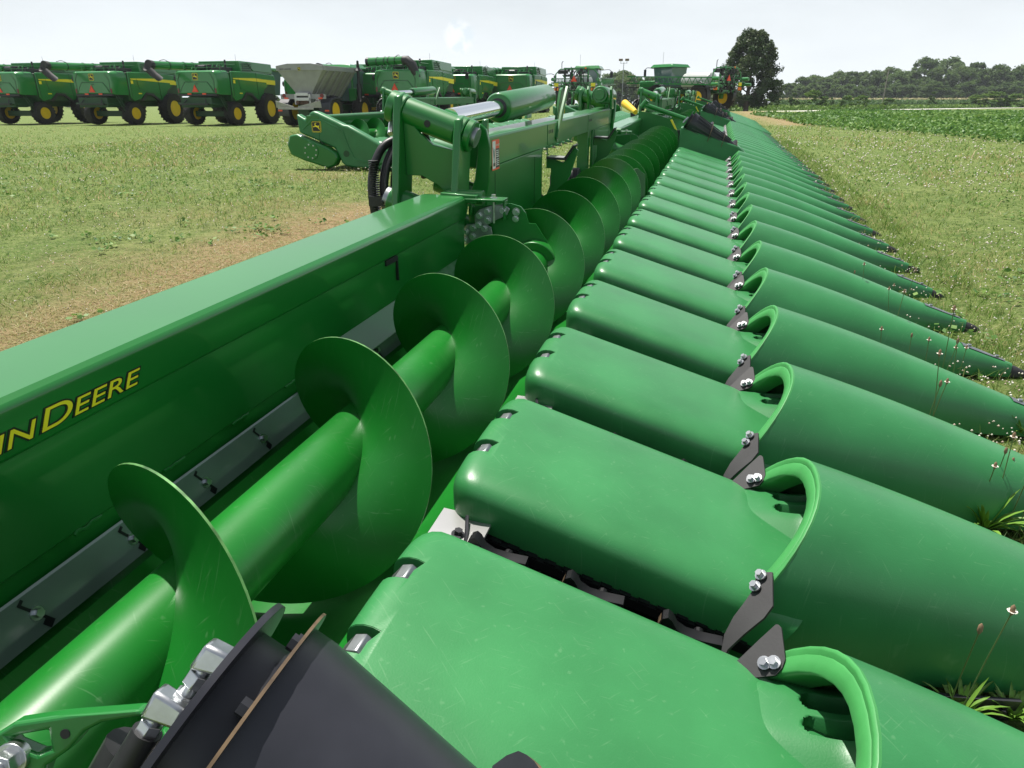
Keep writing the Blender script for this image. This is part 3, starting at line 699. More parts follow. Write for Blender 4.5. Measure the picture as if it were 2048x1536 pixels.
# arm casting that carries the near drive, with its elbows and hose
def near_drive(root):
    arm = MB()
    P = lambda px, py, d=.80: header_ray(px, py, d)
    outer = [P(-60, 1560), P(-20, 1475), P(40, 1437), P(120, 1425), P(290, 1412), P(300, 1424), P(215, 1437), P(180, 1455), P(150, 1490), P(105, 1522), P(85, 1580), P(-30, 1640)]
    hole = [P(30, 1466), P(108, 1452), P(114, 1490), P(88, 1500), P(40, 1480)]
    bm = bmesh.new()
    vo = [bm.verts.new(p) for p in outer]; vh = [bm.verts.new(p) for p in hole]
    eo = [bm.edges.new((vo[i], vo[(i+1) % len(vo)])) for i in range(len(vo))]; eh = [bm.edges.new((vh[i], vh[(i+1) % len(vh)])) for i in range(len(vh))]
    bmesh.ops.triangle_fill(bm, edges=eo+eh, use_beauty=True)
    me = bpy.data.meshes.new('drive_arm'); bm.to_mesh(me); bm.free(); me.materials.append(G_PAINT)
    o = link('drive_arm', me, root); s = o.modifiers.new('thick', 'SOLIDIFY'); s.thickness = .022; s.offset = 0; bev(o, .006, 3)
    n = (P(40, 1437)-P(120, 1425)).cross(P(40, 1437)-P(85, 1580)).normalized()
    if n.dot(CAMP-P(0, 1500)) < 0: n = -n
    hb = MB(); hb.cyl(P(143, 1458)+n*.0105, P(143, 1458)+n*.012, .0055, n=14); part('arm_hole', hb, DARK, o)
    nb = MB(); c = P(40, 1506); nb.cyl(c+n*.005, c+n*.017, .019, n=18); nb.cyl(c+n*.016, c+n*.034, .0145, n=6); nb.cyl(c+n*.034, c+n*.055, .007, n=10); part('arm_bolt', nb, STEEL, o, bevel=.001)
    def elbow(d, corner, plug, hose_end, r):
        e = MB(); A = P(*corner, d); b = P(*plug, d-.0); h = P(*hose_end, d)
        u = (b-A).normalized(); v = (h-A).normalized(); wv = u.cross(v).normalized()
        L1 = (b-A).length; L2 = (h-A).length
        e.hexa([A-u*r-v*r*.6-wv*r, A+u*r*1.9-v*r*.6-wv*r, A+u*r*1.9+v*r*1.2-wv*r, A-u*r+v*r*1.9-wv*r, A-u*r-v*r*.6+wv*r, A+u*r*1.9-v*r*.6+wv*r, A+u*r*1.9+v*r*1.2+wv*r, A-u*r+v*r*1.9+wv*r])
        eo = part('hydraulic_elbow', e, STEEL, root, bevel=r*.35)
        p = MB(); p.cyl(A+u*r*1.5, b, r*.62, n=16); p.cyl(A+u*(L1*.62), A+u*(L1*.85), r*.86, n=6); part('elbow_thread', p, STEEL, eo, bevel=.001)
        q = MB(); q.cyl(A+v*r*1.2, A+v*L2, r*.66, n=16); q.cyl(A+v*r*2.0, A+v*r*3.2, r*1.0, n=6); q.cyl(A+v*r*4.0, A+v*r*4.9, r*.92, n=6); part('elbow_nut', q, STEEL, eo, bevel=.001)
        return h, v
    elbow(.775, (434, 1303), (500, 1337), (370, 1392), .0138)
    h, v = elbow(.765, (334, 1398), (412, 1448), (286, 1478), .0138)
    hs = MB(); hs.cyl(h-v*.01, h+v*.05, .0165, n=16); hs.cyl(h+v*.05, h+v*.30, .0135, n=16); part('drive_hose', hs, HOSE, root)
    rd = MB(); rd.cyl(P(345, 1478, .80), P(285, 1560, .80), .0095, n=14); part('drive_pin', rd, CHROME, root)
    rc = MB(); rc.cyl(P(352, 1462, .80), P(345, 1480, .80), .014, n=14); rc.cyl(P(395, 1415, .82), P(330, 1500, .82), .022, n=14); part('pin_boss', rc, G_PAINT, root, bevel=.002)
    bh = MB(); bh.cyl(P(265, 1490, .80), P(180, 1640, .80), .03, n=14); part('drive_shadow_hose', bh, HOSE, root)
near_drive(HEADER)
def far_end(root):
    yb = 12.30
    ep = MB(); ep.prism([(-1.25, .16), (-1.25, 1.0), (-1.05, .97), (-.72, .88), (-.60, .66), (-.57, .45), (-.60, .12)], 'y', yb, yb+.012); part('end_panel', ep, G_PAINT, root)
    dv = MB(); dv.prism([(-.60, .10), (-.56, .78), (-.40, .74), (.35, .50), (.60, .30), (.70, .06)], 'y', yb-.20, yb+.16); part('end_divider', dv, G_SNOUT, root, bevel=.02)
    yl = MB(); yl.hexa([(-.66, yb-.03, .74), (-.62, yb-.03, .72), (-.62, yb, .72), (-.66, yb, .74), (-.74, yb-.03, .87), (-.71, yb-.03, .88), (-.71, yb, .88), (-.74, yb, .87)]); part('latch_handle', yl, DECALY, root)
    far, Qf = build_cone(root, 12.22, False)
    am = MB(); am.cyl((-1.16, 12.22, 1.10), (-.50, 12.22, .89), .034, n=16); am.cyl((-1.20, 12.22, 1.06), (-1.12, 12.22, 1.16), .04, n=14); part('cone_arm', am, G_PAINT, root)
    fi = MB()
    for i in range(6): fi.cyl((-.53+.02*i, 12.14+.02*i, .84+.02*(i % 3)), (-.50+.02*i, 12.15+.02*i, .88+.02*(i % 3)), .014, n=6)
    part('hydraulic_elbow', fi, STEEL, root)
    ys = MB(); ys.cyl((-1.24, 10.3, 1.16), (-1.10, 10.05, 1.09), .052, .04, n=16); ys.cyl((-1.10, 10.05, 1.09), (-1.05, 9.95, 1.065), .04, .03, n=16); part('shaft_guard', ys, YELLOW, root)
    bx = MB(); bx.box((-.62, yb+.02, .30), (-.52, yb+.06, .72)); part('end_bracket', bx, BLACKM, root)
NEAR = [o for o in HEADER.children if o not in BASE]; far_end(HEADER); FAR = [o for o in HEADER.children if o not in BASE and o not in NEAR]
# ------------------------------------------------------------------ ground, fields, road
def ground_mat():
    m = bpy.data.materials.new('meadow'); m.use_nodes = True; t = m.node_tree; b = t.nodes['Principled BSDF']; lk = t.links.new
    b.inputs['Roughness'].default_value = .9; b.inputs['Specular IOR Level'].default_value = .15
    c = t.nodes.new('ShaderNodeTexCoord')
    def noise(sc, det=6, rough=.6):
        n = t.nodes.new('ShaderNodeTexNoise'); n.inputs['Scale'].default_value = sc; n.inputs['Detail'].default_value = det; n.inputs['Roughness'].default_value = rough
        lk(c.outputs['Object'], n.inputs['Vector']); return n.outputs[0]
    def ramp(v, a, b_, lo=0, hi=1):
        r = t.nodes.new('ShaderNodeMapRange'); r.inputs[1].default_value = a; r.inputs[2].default_value = b_; r.inputs[3].default_value = lo; r.inputs[4].default_value = hi; lk(v, r.inputs[0]); return r.outputs[0]
    def mix(f, a, b_):
        x = t.nodes.new('ShaderNodeMix'); x.data_type = 'RGBA'; lk(f, x.inputs[0])
        for i, v in ((6, a), (7, b_)):
            if isinstance(v, tuple): x.inputs[i].default_value = (*v, 1)
            else: lk(v, x.inputs[i])
        return x.outputs[2]
    col = mix(ramp(noise(1.1), .35, .65), (.112, .178, .040), (.195, .242, .074))
    col = mix(ramp(noise(9), .42, .62), col, (.075, .125, .026))
    col = mix(ramp(noise(42, 3), .52, .68), col, (.26, .27, .12))
    at = t.nodes.new('ShaderNodeVertexColor'); at.layer_name = 'dry'
    f = t.nodes.new('ShaderNodeMath'); f.operation = 'MULTIPLY'; lk(at.outputs[0], f.inputs[0]); lk(ramp(noise(3.4), .30, .52, .30, 1), f.inputs[1])
    dry = mix(ramp(noise(14), .35, .62), (.40, .265, .165), (.25, .17, .095))
    col = mix(f.outputs[0], col, dry)
    lk(col, b.inputs['Base Color'])
    bp = t.nodes.new('ShaderNodeBump'); bp.inputs['Strength'].default_value = .8; bp.inputs['Distance'].default_value = .05
    lk(noise(24, 8, .75), bp.inputs['Height']); lk(bp.outputs[0], b.inputs['Normal'])
    return m
DRYC = []   # bare, dry places (x, y, radius, amount)
for px, py, r, a in ((720, 425, 1.2, 1.0), (640, 455, 1.0, 1.0), (560, 490, .95, 1.0), (470, 530, .85, 1.0), (370, 575, .8, 1.0), (260, 615, .7, 1.0), (150, 650, .7, 1.0), (40, 690, .7, 1.0), (640, 350, .9, .45), (330, 430, .8, .3), (180, 520, .6, .4)):
    v = ray(px, py); k = -CAMP.z/v.z
    for _ in range(6):
        q = CAMP+v*k; k += (float(ground_z(q.x, q.y))-q.z)/v.z
    q = CAMP+v*k; DRYC.append((q.x, q.y, r, a))
TRACK = [gnd(*q) for q in ((1380, 228), (1470, 228), (1530, 233), (1570, 240), (1600, 249))]
def dryness(x, y):
    d = np.zeros(np.shape(x))
    for cx, cy, r, a in DRYC: d = np.maximum(d, a*np.exp(-((x-cx)**2+(y-cy)**2)/(r*r*.55)))
    tr = np.zeros(np.shape(x))
    for a, b in zip(TRACK[:-1], TRACK[1:]):
        dx, dy = b.x-a.x, b.y-a.y; t = np.clip(((x-a.x)*dx+(y-a.y)*dy)/(dx*dx+dy*dy), 0, 1)
        dist = np.hypot(x-a.x-t*dx, y-a.y-t*dy); tr = np.maximum(tr, .85*np.exp(-(dist/1.5)**2))
    return np.maximum(d, tr)
def build_ground():
    xs = np.unique(np.concatenate([np.linspace(-690, -60, 15), np.linspace(-60, 60, 121), np.linspace(60, 690, 15)])); ys = np.unique(np.concatenate([np.linspace(-40, -4, 8), np.linspace(-4, 110, 150), np.linspace(110, 980, 20)]))
    X, Y = np.meshgrid(xs, ys); Z = ground_z(X, Y)+.02*np.sin(X*.9+1.3*np.sin(Y*.7))*np.exp(-((X-20)**2+(Y-30)**2)/9000)*0
    n = len(xs); vs = np.stack([X.ravel(), Y.ravel(), Z.ravel()], 1); fs = [(i*n+j, i*n+j+1, (i+1)*n+j+1, (i+1)*n+j) for i in range(len(ys)-1) for j in range(n-1)]
    me = bpy.data.meshes.new('ground'); me.from_pydata(vs.tolist(), [], fs); me.materials.append(ground_mat())
    ca = me.color_attributes.new('dry', 'FLOAT_COLOR', 'POINT'); d = dryness(X.ravel(), Y.ravel())
    ca.data.foreach_set('color', np.stack([d, d, d, np.ones_like(d)], 1).astype('f4').ravel()); me.shade_smooth()
    o = link('ground', me); struct(o); return o
build_ground()

def leaf_mat(name, cols, rough=.6, trans=.25):
    m = bpy.data.materials.new(name); m.use_nodes = True; t = m.node_tree; b = t.nodes['Principled BSDF']; lk = t.links.new
    g = t.nodes.new('ShaderNodeVertexColor'); g.layer_name = 'var'
    r = t.nodes.new('ShaderNodeValToRGB'); r.color_ramp.interpolation = 'LINEAR'
    while len(r.color_ramp.elements) < len(cols): r.color_ramp.elements.new(.5)
    for i, c in enumerate(cols): r.color_ramp.elements[i].position = i/(len(cols)-1); r.color_ramp.elements[i].color = (*c, 1)
    lk(g.outputs[0], r.inputs[0]); lk(r.outputs[0], b.inputs['Base Color']); b.inputs['Roughness'].default_value = rough; b.inputs['Specular IOR Level'].default_value = .3
    tr = t.nodes.new('ShaderNodeBsdfTranslucent'); lk(r.outputs[0], tr.inputs[0]); ms = t.nodes.new('ShaderNodeMixShader'); ms.inputs[0].default_value = trans
    lk(b.outputs[0], ms.inputs[1]); lk(tr.outputs[0], ms.inputs[2]); lk(ms.outputs[0], t.nodes['Material Output'].inputs[0]); return m
def fast_mesh(name, V, Fq, var, material, nper=4):
    """V (n,3); Fq (m,nper) vertex indices; var (n,) 0..1"""
    me = bpy.data.meshes.new(name); me.vertices.add(len(V)); me.vertices.foreach_set('co', V.astype('f4').ravel())
    m = len(Fq); me.loops.add(m*nper); me.loops.foreach_set('vertex_index', Fq.astype('i4').ravel())
    me.polygons.add(m); me.polygons.foreach_set('loop_start', np.arange(0, m*nper, nper, dtype='i4'))
    me.update(calc_edges=True); me.validate()
    ca = me.color_attributes.new('var', 'FLOAT_COLOR', 'POINT'); ca.data.foreach_set('color', np.stack([var]*3+[np.ones_like(var)], 1).astype('f4').ravel())
    me.materials.append(material); return me
GRASS_M = leaf_mat('grass_blade', [(.045, .115, .015), (.105, .205, .032), (.19, .29, .062), (.34, .36, .13), (.50, .38, .215)], .5, .45)
def header_box(x, y):   # in the corn head frame: keep blades out of the machine's body
    return (x > -1.75) & (x < .45) & (y > .1) & (y < 12.6)
def blades(x, y, h, w, var, lean=.5):
    n = len(x); z = ground_z(x, y); a = rng.uniform(0, 2*PI, n); ca, sa = np.cos(a), np.sin(a); b = rng.uniform(0, 2*PI, n); ln = rng.uniform(.1, 1, n)*lean*h
    lx, ly = np.cos(b)*ln, np.sin(b)*ln
    P = np.empty((n, 6, 3)); 
    for k, (t, ww) in enumerate(((0, 1), (.55, .8), (1, .12))):
        cx = x+lx*t*t; cy = y+ly*t*t; cz = z-.01+h*(t-.18*lean*t*t)
        P[:, 2*k] = np.stack([cx-ca*w*ww/2, cy-sa*w*ww/2, cz], 1); P[:, 2*k+1] = np.stack([cx+ca*w*ww/2, cy+sa*w*ww/2, cz], 1)
    i = np.arange(n)[:, None]*6
    Fq = np.concatenate([i+np.array([[0, 1, 3, 2]]), i+np.array([[2, 3, 5, 4]])])
    return P.reshape(-1, 3), Fq, np.repeat(var, 6)
def scatter(n, rmin, rmax, amin, amax):
    r = np.exp(rng.uniform(math.log(rmin), math.log(rmax), n)); a = rng.uniform(amin, amax, n)
    return r*np.sin(a), r*np.cos(a), r
def noise2(x, y, s, seed):
    g = np.random.default_rng(seed); v = 0
    for k in range(5):
        th = g.uniform(0, PI, 3); ph = g.uniform(0, 6, 3); fr = s*(1.7**k)
        v = v+sum(np.sin(fr*(x*math.cos(t)+y*math.sin(t))+p) for t, p in zip(th, ph))/(3*1.3**k)
    return v
def build_grass():
    # angles measured from +Y towards +X ; left field and right field
    for nm, amin, amax, n, rmin in (('left', R(-64), R(-5), 170000, 3.2), ('right', R(1), R(64), 190000, 1.5)):
        x, y, r = scatter(n, rmin, 70, amin, amax); fade = np.clip((r-30)/40, 0, 1)
        keep = ~header_box(x, y); d = dryness(x, y)
        soy = soy_inside(x, y)
        keep &= ~soy & (rng.random(n) > np.maximum(d*.93, fade*.9)); x, y, r, d = x[keep], y[keep], r[keep], d[keep]
        cl = noise2(x, y, 1.1, 3)*.7+noise2(x, y, 5, 4)*.5
        sc = np.clip(r/6, .8, 4.2)
        h = (.025+.04*rng.random(len(x)))*np.clip(1+.7*cl, .35, 2.3)*(1-.55*d)*np.clip(sc**.35, 1, 1.5)
        tall = rng.random(len(x)) < .08; h = np.where(tall, h*rng.uniform(1.4, 2.2, len(x)), h)
        w = (.0035+.003*rng.random(len(x)))*sc
        var = np.clip(.36+.24*cl+.27*rng.standard_normal(len(x))+.4*d+.25*(rng.random(len(x)) < .14), 0, 1)
        V, Fq, vv = blades(x, y, h, w, var, 1.7); o = link('grass', fast_mesh('grass', V, Fq, vv, GRASS_M)); o['kind'] = 'stuff'
    # flat dead straw on the bare strip
    n = 60000; k = rng.integers(0, len(DRYC), n); C = np.array(DRYC); x = C[k, 0]+rng.normal(0, 1, n)*C[k, 2]*.55; y = C[k, 1]+rng.normal(0, 1, n)*C[k, 2]*.55; keep = (rng.random(n) < C[k, 3]*dryness(x, y)) & ~header_box(x, y) & (x < -1.8); x, y = x[keep], y[keep]
    V, Fq, vv = blades(x, y, .02+.035*rng.random(len(x)), .004+.004*rng.random(len(x)), np.clip(rng.normal(.88, .14, len(x)), 0, 1), 2.6); o = link('dry_straw', fast_mesh('dry_straw', V, Fq, vv, GRASS_M)); o['kind'] = 'stuff'
    # tufts close to the snouts and under the far machines
    k = rng.integers(1, 29, 16000); x = .95+rng.random(16000)**.8*1.05; y = .23+.762*k+rng.normal(.38, .19, 16000)
    V, Fq, vv = blades(x, y, .04+.09*rng.random(16000), .003+.004*rng.random(16000), np.clip(rng.normal(.38, .22, 16000), 0, 1), 1.2); o = link('grass', fast_mesh('grass', V, Fq, vv, GRASS_M)); o['kind'] = 'stuff'
SOY_POLY = [gnd(*q) for q in ((1500, 229), (1560, 240), (1620, 254), (1700, 262), (1800, 267), (1930, 279), (2048, 293), (2320, 328), (2320, 223.5), (2048, 224), (1800, 227), (1600, 230))]
def soy_inside(x, y):
    """young crop on the right, beyond the mown strip"""
    x = np.asarray(x, float); wob = .6*noise2(x, y, .5, 31); px_, py_ = x, y+wob; ins = np.zeros(x.shape, bool); n = len(SOY_POLY)
    for a in range(n):
        b = (a+1) % n; xa, ya, xb, yb = SOY_POLY[a].x, SOY_POLY[a].y, SOY_POLY[b].x, SOY_POLY[b].y
        ins ^= ((ya > py_) != (yb > py_)) & (px_ < (xb-xa)*(py_-ya)/((yb-ya) or 1e-9)+xa)
    return ins
build_grass()
def leaf_quads(cx, cy, cz, size, var, tilt=.6):
    n = len(cx); a = rng.uniform(0, 2*PI, n); t = rng.normal(0, tilt, n); b = rng.uniform(0, 2*PI, n)
    u = np.stack([np.cos(a)*np.cos(t), np.sin(a)*np.cos(t), np.sin(t)], 1); q = np.stack([np.cos(b), np.sin(b), rng.normal(0, tilt, n)], 1)
    v = np.cross(u, q); v /= np.linalg.norm(v, axis=1, keepdims=True)+1e-9; v2 = np.cross(u, v)
    C = np.stack([cx, cy, cz], 1); s = size[:, None]
    P = np.stack([C-u*s, C+v2*s*.62, C+u*s, C-v2*s*.62], 1).reshape(-1, 3)
    return P, np.arange(n*4).reshape(-1, 4), np.repeat(var, 4)
SOY_M = leaf_mat('soy_leaf', [(.045, .125, .025), (.10, .215, .045), (.17, .30, .07), (.27, .38, .10)], .5, .3)
def build_soy():
    n = 300000; x, y, r = scatter(n, 9, 110, R(2), R(60)); k = soy_inside(x, y); x, y, r = x[k], y[k], r[k]
    row = np.abs(((x*.97-y*.22)/.5) % 1-.5); k = row < .46; x, y, r = x[k], y[k], r[k]
    hgt = (.24+.07*noise2(x, y, .5, 8)+.05*noise2(x, y, 2.2, 5))*np.clip(1.25-r/90, .45, 1)
    z = ground_z(x, y)+np.clip(hgt, .08, .8)*rng.random(len(x))**.6
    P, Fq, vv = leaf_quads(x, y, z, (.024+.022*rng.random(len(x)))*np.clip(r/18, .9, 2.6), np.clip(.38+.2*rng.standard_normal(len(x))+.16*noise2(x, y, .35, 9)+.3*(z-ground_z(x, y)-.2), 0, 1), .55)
    o = link('soybean_crop', fast_mesh('soybean_crop', P, Fq, vv, SOY_M)); o['kind'] = 'stuff'
build_soy()
def build_weeds():
    n = 900; x, y, r = scatter(n, 3.2, 30, R(-62), R(-6)); x2, y2, r2 = scatter(800, 2.2, 26, R(6), R(60)); x = np.concatenate([x, x2]); y = np.concatenate([y, y2]); r = np.concatenate([r, r2])
    k = ~header_box(x, y) & ~soy_inside(x, y) & (noise2(x, y, .8, 14) > .05); x, y, r = x[k], y[k], r[k]; m = 9
    X = np.repeat(x, m)+rng.normal(0, .045, len(x)*m); Y = np.repeat(y, m)+rng.normal(0, .045, len(x)*m)
    V, Fq, vv = leaf_quads(X, Y, ground_z(X, Y)+.015+.05*rng.random(len(X)), .016+.016*rng.random(len(X)), np.clip(rng.normal(.45, .25, len(X)), 0, 1), .35); o = link('broadleaf_weeds', fast_mesh('broadleaf_weeds', V, Fq, vv, SOY_M)); o['kind'] = 'stuff'
build_weeds()
# white clover heads and pale seed heads
CLOV_M = leaf_mat('clover_head', [(.42, .33, .25), (.66, .62, .52), (.78, .75, .68)], .7, .1)
def build_clover():
    n = 10000; x, y, r = scatter(n, 3.0, 34, R(4), R(62)); x2, y2, r2 = scatter(2600, 5, 32, R(-62), R(-8))
    x = np.concatenate([x, x2]); y = np.concatenate([y, y2]); r = np.concatenate([r, r2])
    k = ~header_box(x, y) & ~soy_inside(x, y) & (noise2(x, y, .9, 21) > -.45); x, y, r = x[k], y[k], r[k]
    s = (.0045+.004*rng.random(len(x)))*np.clip(r/7, .8, 2.6)
    z = ground_z(x, y)+.05+.06*rng.random(len(x))
    oc = np.array([(1, 0, 0), (0, 1, 0), (-1, 0, 0), (0, -1, 0), (0, 0, 1), (0, 0, -1)], float)
    V = (np.stack([x, y, z], 1)[:, None]+oc[None]*s[:, None, None]).reshape(-1, 3); i = np.arange(len(x))[:, None]*6
    T = np.concatenate([i+np.array([t]) for t in ((0, 1, 4), (1, 2, 4), (2, 3, 4), (3, 0, 4), (1, 0, 5), (2, 1, 5), (3, 2, 5), (0, 3, 5))])
    o = link('clover_flowers', fast_mesh('clover_flowers', V, T, np.repeat(np.clip(rng.normal(.55, .3, len(x)), 0, 1), 6), CLOV_M, 3)); o['kind'] = 'stuff'
build_clover()
# gravel road on the right, far off
def strip_on_ground(name, pts, wd, m, lift=.02):
    mb = MB(); pts = [Vector(p) for p in pts]; rows = []
    for i, p in enumerate(pts):
        d = (pts[min(i+1, len(pts)-1)]-pts[max(i-1, 0)]); d.z = 0; d.normalize(); nrm = Vector((-d.y, d.x, 0)); row = []
        for s_ in np.linspace(-wd/2, wd/2, 5): q = p+nrm*s_; row.append((q.x, q.y, float(ground_z(q.x, q.y))+lift))
        rows.append(row)
    mb.sheet(rows); o = part(name, mb, m); struct(o); return o
GRAVEL = mat('gravel_road', (.58, .56, .53), .95, var=.12, scale=3, bump=.3, bscale=20)
# ------------------------------------------------------------------ machines parked behind
def tyre_mesh(r, wd, rim, lugs=22):
    mb = MB(); n = 40
    prof = [(-wd*.36, rim), (-wd*.48, rim+.06*r), (-wd*.5, r*.78), (-wd*.44, r*.93), (-wd*.25, r*.955), (wd*.25, r*.955), (wd*.44, r*.93), (wd*.5, r*.78), (wd*.48, rim+.06*r), (wd*.36, rim)]
    mb.rings([[(x, q*math.cos(2*PI*j/n), q*math.sin(2*PI*j/n)) for j in range(n)] for x, q in prof], caps=False)
    for k in range(lugs):
        for s_ in (-1, 1):
            a0 = 2*PI*(k+(.5 if s_ > 0 else 0))/lugs; da = 2*PI/lugs
            pts = []
            for rr in (.935, 1.0):
                for x, a in ((0.02, 0), (.02, .32), (.52, 1.15), (.52, .75)):
                    aa = a0+da*a*.95; q = r*rr*(1-.045*(x/.52)**2); pts.append((s_*x*wd, q*math.cos(aa), q*math.sin(aa)))
            mb.hexa(pts)
    return mb.mesh('tyre', TYRE, 30)
def rim_wheel_mesh(r, wd, m):
    mb = MB(); n = 32
    prof = [(-wd*.36, r), (-wd*.34, r*.93), (-wd*.05, r*.80), (.0, r*.42), (.03*wd, r*.40), (.08*wd, r*.34), (.10*wd, .01), (.0, .01)]
    prof = [(wd*.37, r*1.02), (wd*.38, r*.95), (wd*.20, r*.88), (wd*.06, r*.74), (wd*.10, r*.45), (wd*.16, r*.34), (wd*.20, r*.30), (wd*.20, .012)]
    mb.rings([[(x, q*math.cos(2*PI*j/n), q*math.sin(2*PI*j/n)) for j in range(n)] for x, q in prof], caps=True)
    mb.rings([[(-x, q*math.cos(2*PI*j/n), q*math.sin(2*PI*j/n)) for j in range(n)] for x, q in prof], caps=True)
    for k in range(8):
        a = 2*PI*k/8; mb.cyl((wd*.10, r*.60*math.cos(a), r*.60*math.sin(a)), (wd*.16, r*.60*math.cos(a), r*.60*math.sin(a)), r*.045, n=6)
    return mb.mesh('rim', m, 30)
TY = {}
def wheel(parent, x, y, r, wd, rim, m=None, name='wheel', steer=0):
    key = (r, wd, rim, name)
    if key not in TY: TY[key] = (tyre_mesh(r, wd, rim), rim_wheel_mesh(rim, wd, m or YELLOW))
    w_ = link(name, TY[key][0], parent, (x, y, r)); w_.rotation_euler = (random.uniform(0, 6.28), 0, steer if x > 0 else PI+steer)
    w_.rotation_euler = (random.uniform(0, .4), 0, steer if x > 0 else PI+steer)
    link('rim', TY[key][1], w_); return w_
BADGE = badge_mesh(.42); SMV = None
def smv_mesh():
    mb = MB(); mb.m = 1; mb.prism([(-.24, -.2), (.24, -.2), (.0, .24)], 'y', 0, -.012); mb.m = 0; mb.prism([(-.16, -.155), (.16, -.155), (.0, .14)], 'y', -.012, -.018)
    return mb.mesh('warning_triangle', [REDO, RED], 0)
SMV = smv_mesh()
DM = {}
def cached(k, fn):
    if k not in DM: DM[k] = fn()
    return DM[k]
def boxm(name, a, b, m, bevel=.02):
    def f():
        mb = MB(); mb.box(a, b); return mb.mesh(name, m, 35)
    return f
def make_combine(auger='spout_down'):
    """rear at y=0, forward +y"""
    t = empty('combine_harvester', '-', 'combine', group='green combine harvesters parked in a row')
    # rear hood, lofted rounded box
    mb = MB()
    def sec(y, w_, z0, z1, r=.28, tp=.12):
        pts = []
        for cx, cz, a0 in ((w_/2-r, z1-r, 0), (-(w_/2-r), z1-r, 90)):
            for k in range(5): a = R(a0+22.5*k); pts.append((cx+r*math.cos(a), y, cz+r*math.sin(a)))
        return [(w_/2+tp*.0, y, z0), (w_/2+tp*.3, y, (z0+z1)/2)]+pts+[(-(w_/2+tp*.3), y, (z0+z1)/2), (-w_/2, y, z0)]
    mb.rings([sec(.0, 2.95, 1.95, 3.22, .2), sec(.10, 3.08, 1.90, 3.30), sec(.6, 3.18, 1.88, 3.34), sec(1.25, 3.22, 1.86, 3.34)])
    part('rear_hood', mb, G_BODY, t, bevel=.03)
    rp_ = MB(); rp_.prism([(-1.25, 1.98), (1.25, 1.98), (1.08, 2.30), (.82, 2.62), (-.82, 2.62), (-1.08, 2.30)], 'y', .004, -.03); part('rear_panel', rp_, G_BODY, t, bevel=.02)
    cr = MB()
    cr.prism([(-1.30, 1.98), (-1.12, 2.32), (-.84, 2.655), (.84, 2.655), (1.12, 2.32), (1.30, 1.98), (1.27, 1.98), (1.09, 2.31), (.825, 2.63), (-.825, 2.63), (-1.09, 2.31), (-1.27, 1.98)], 'y', .002, -.012)
    for s_ in (-1, 1): cr.prism([(s_*1.05, 3.2), (s_*1.09, 3.2), (s_*1.36, 2.75), (s_*1.30, 2.05), (s_*1.26, 2.05), (s_*1.32, 2.74)], 'y', .002, -.010)
    part('panel_seam', cr, G_DARK, t)
    rl = MB(); rl.box((-1.45, -.06, 1.80), (1.45, .12, 1.93)); part('bumper_rail', rl, BLACKM, t, bevel=.02)
    link('badge', BADGE, t, (0, -.01, 2.95)); link('warning_triangle', SMV, t, (-.1, -.05, 2.24))
    for x in (-1.18, -.55, .55, 1.18):
        if abs(x) < 1: link('reflector', cached('refl', boxm('reflector', (-.14, -.02, -.045), (.14, .0, .045), REDO)), t, (x, -.07, 1.93))
        else: link('tail_lamp', cached('tl', boxm('tail_lamp', (-.05, -.02, -.14), (.05, .0, .14), mat('tail_lamp_dark', (.16, .01, .01), .2))), t, (x*1.18, -.0, 2.12))
    hd = MB(); hd.box((-.06, -.05, 2.50), (.14, -.03, 2.54)); part('handle', hd, BLACKM, t)
    # side panels
    for s_ in (-1, 1):
        sp = MB(); X0, X1 = s_*1.60, s_*1.72
        sp.prism([(1.30, 3.30), (1.30, 1.75), (1.55, 1.50), (2.2, 1.62), (2.7, 2.02), (3.4, 1.95), (3.9, 1.62), (4.2, 1.50), (4.5, 1.42), (4.9, 2.2), (5.6, 2.62), (6.3, 2.7), (6.35, 3.05), (6.2, 3.22), (3.1, 3.34)], 'x', X0, X1)
        part('side_panel', sp, G_BODY, t, bevel=.05)
        sm_ = MB(); xx = s_*1.724
        for p0, p1 in (((4.05, 3.28), (4.12, 1.55)), ((2.0, 2.9), (2.15, 2.25)), ((2.15, 2.25), (4.08, 1.92)), ((1.36, 3.2), (1.40, 1.75))): sm_.bar((xx, *p0), (xx, *p1), .012, .035, (1, 0, 0))
        part('panel_seam', sm_, G_DARK, t)
        st = MB(); st.prism([(1.45, 2.90), (1.50, 2.84), (5.2, 2.70), (5.2, 2.60), (6.28, 2.56), (6.30, 2.86), (5.0, 2.90), (3.8, 2.955)], 'x', s_*1.722, s_*1.732); part('side_stripe', st, DECALY, t)
        bl = MB(); bl.prism([(5.35, 2.84), (5.35, 2.62), (6.2, 2.60), (6.2, 2.82)], 'x', s_*1.733, s_*1.737)
        for k in range(9): bl.box((min(s_*1.737, s_*1.741), 5.42+.085*k, 2.66), (max(s_*1.737, s_*1.741), 5.47+.085*k, 2.79))
        bl.mi = [0]*5+[0]*(len(bl.f)-5); part('stripe_lettering', bl, [DECALY, DECALK], t)
        ar = MB(); ar.prism([(2.0, 1.62), (2.25, 1.66), (2.72, 2.06), (3.38, 1.99), (3.95, 1.63), (4.3, 1.52), (4.3, 1.40), (3.85, 1.5), (3.3, 1.85), (2.8, 1.9), (2.35, 1.5)], 'x', s_*1.55, s_*1.74); part('wheel_arch', ar, BLACKM, t)
        lp = MB(); lp.box((min(s_*1.722, s_*1.73), 1.46, 2.58), (max(s_*1.722, s_*1.73), 1.66, 2.78)); part('side_badge', lp, DECALY, t)
        hs = MB(); hs.box((min(s_*1.722, s_*1.728), 2.0, 1.95), (max(s_*1.722, s_*1.728), 2.3, 2.02)); part('model_plate', hs, DECALY, t)
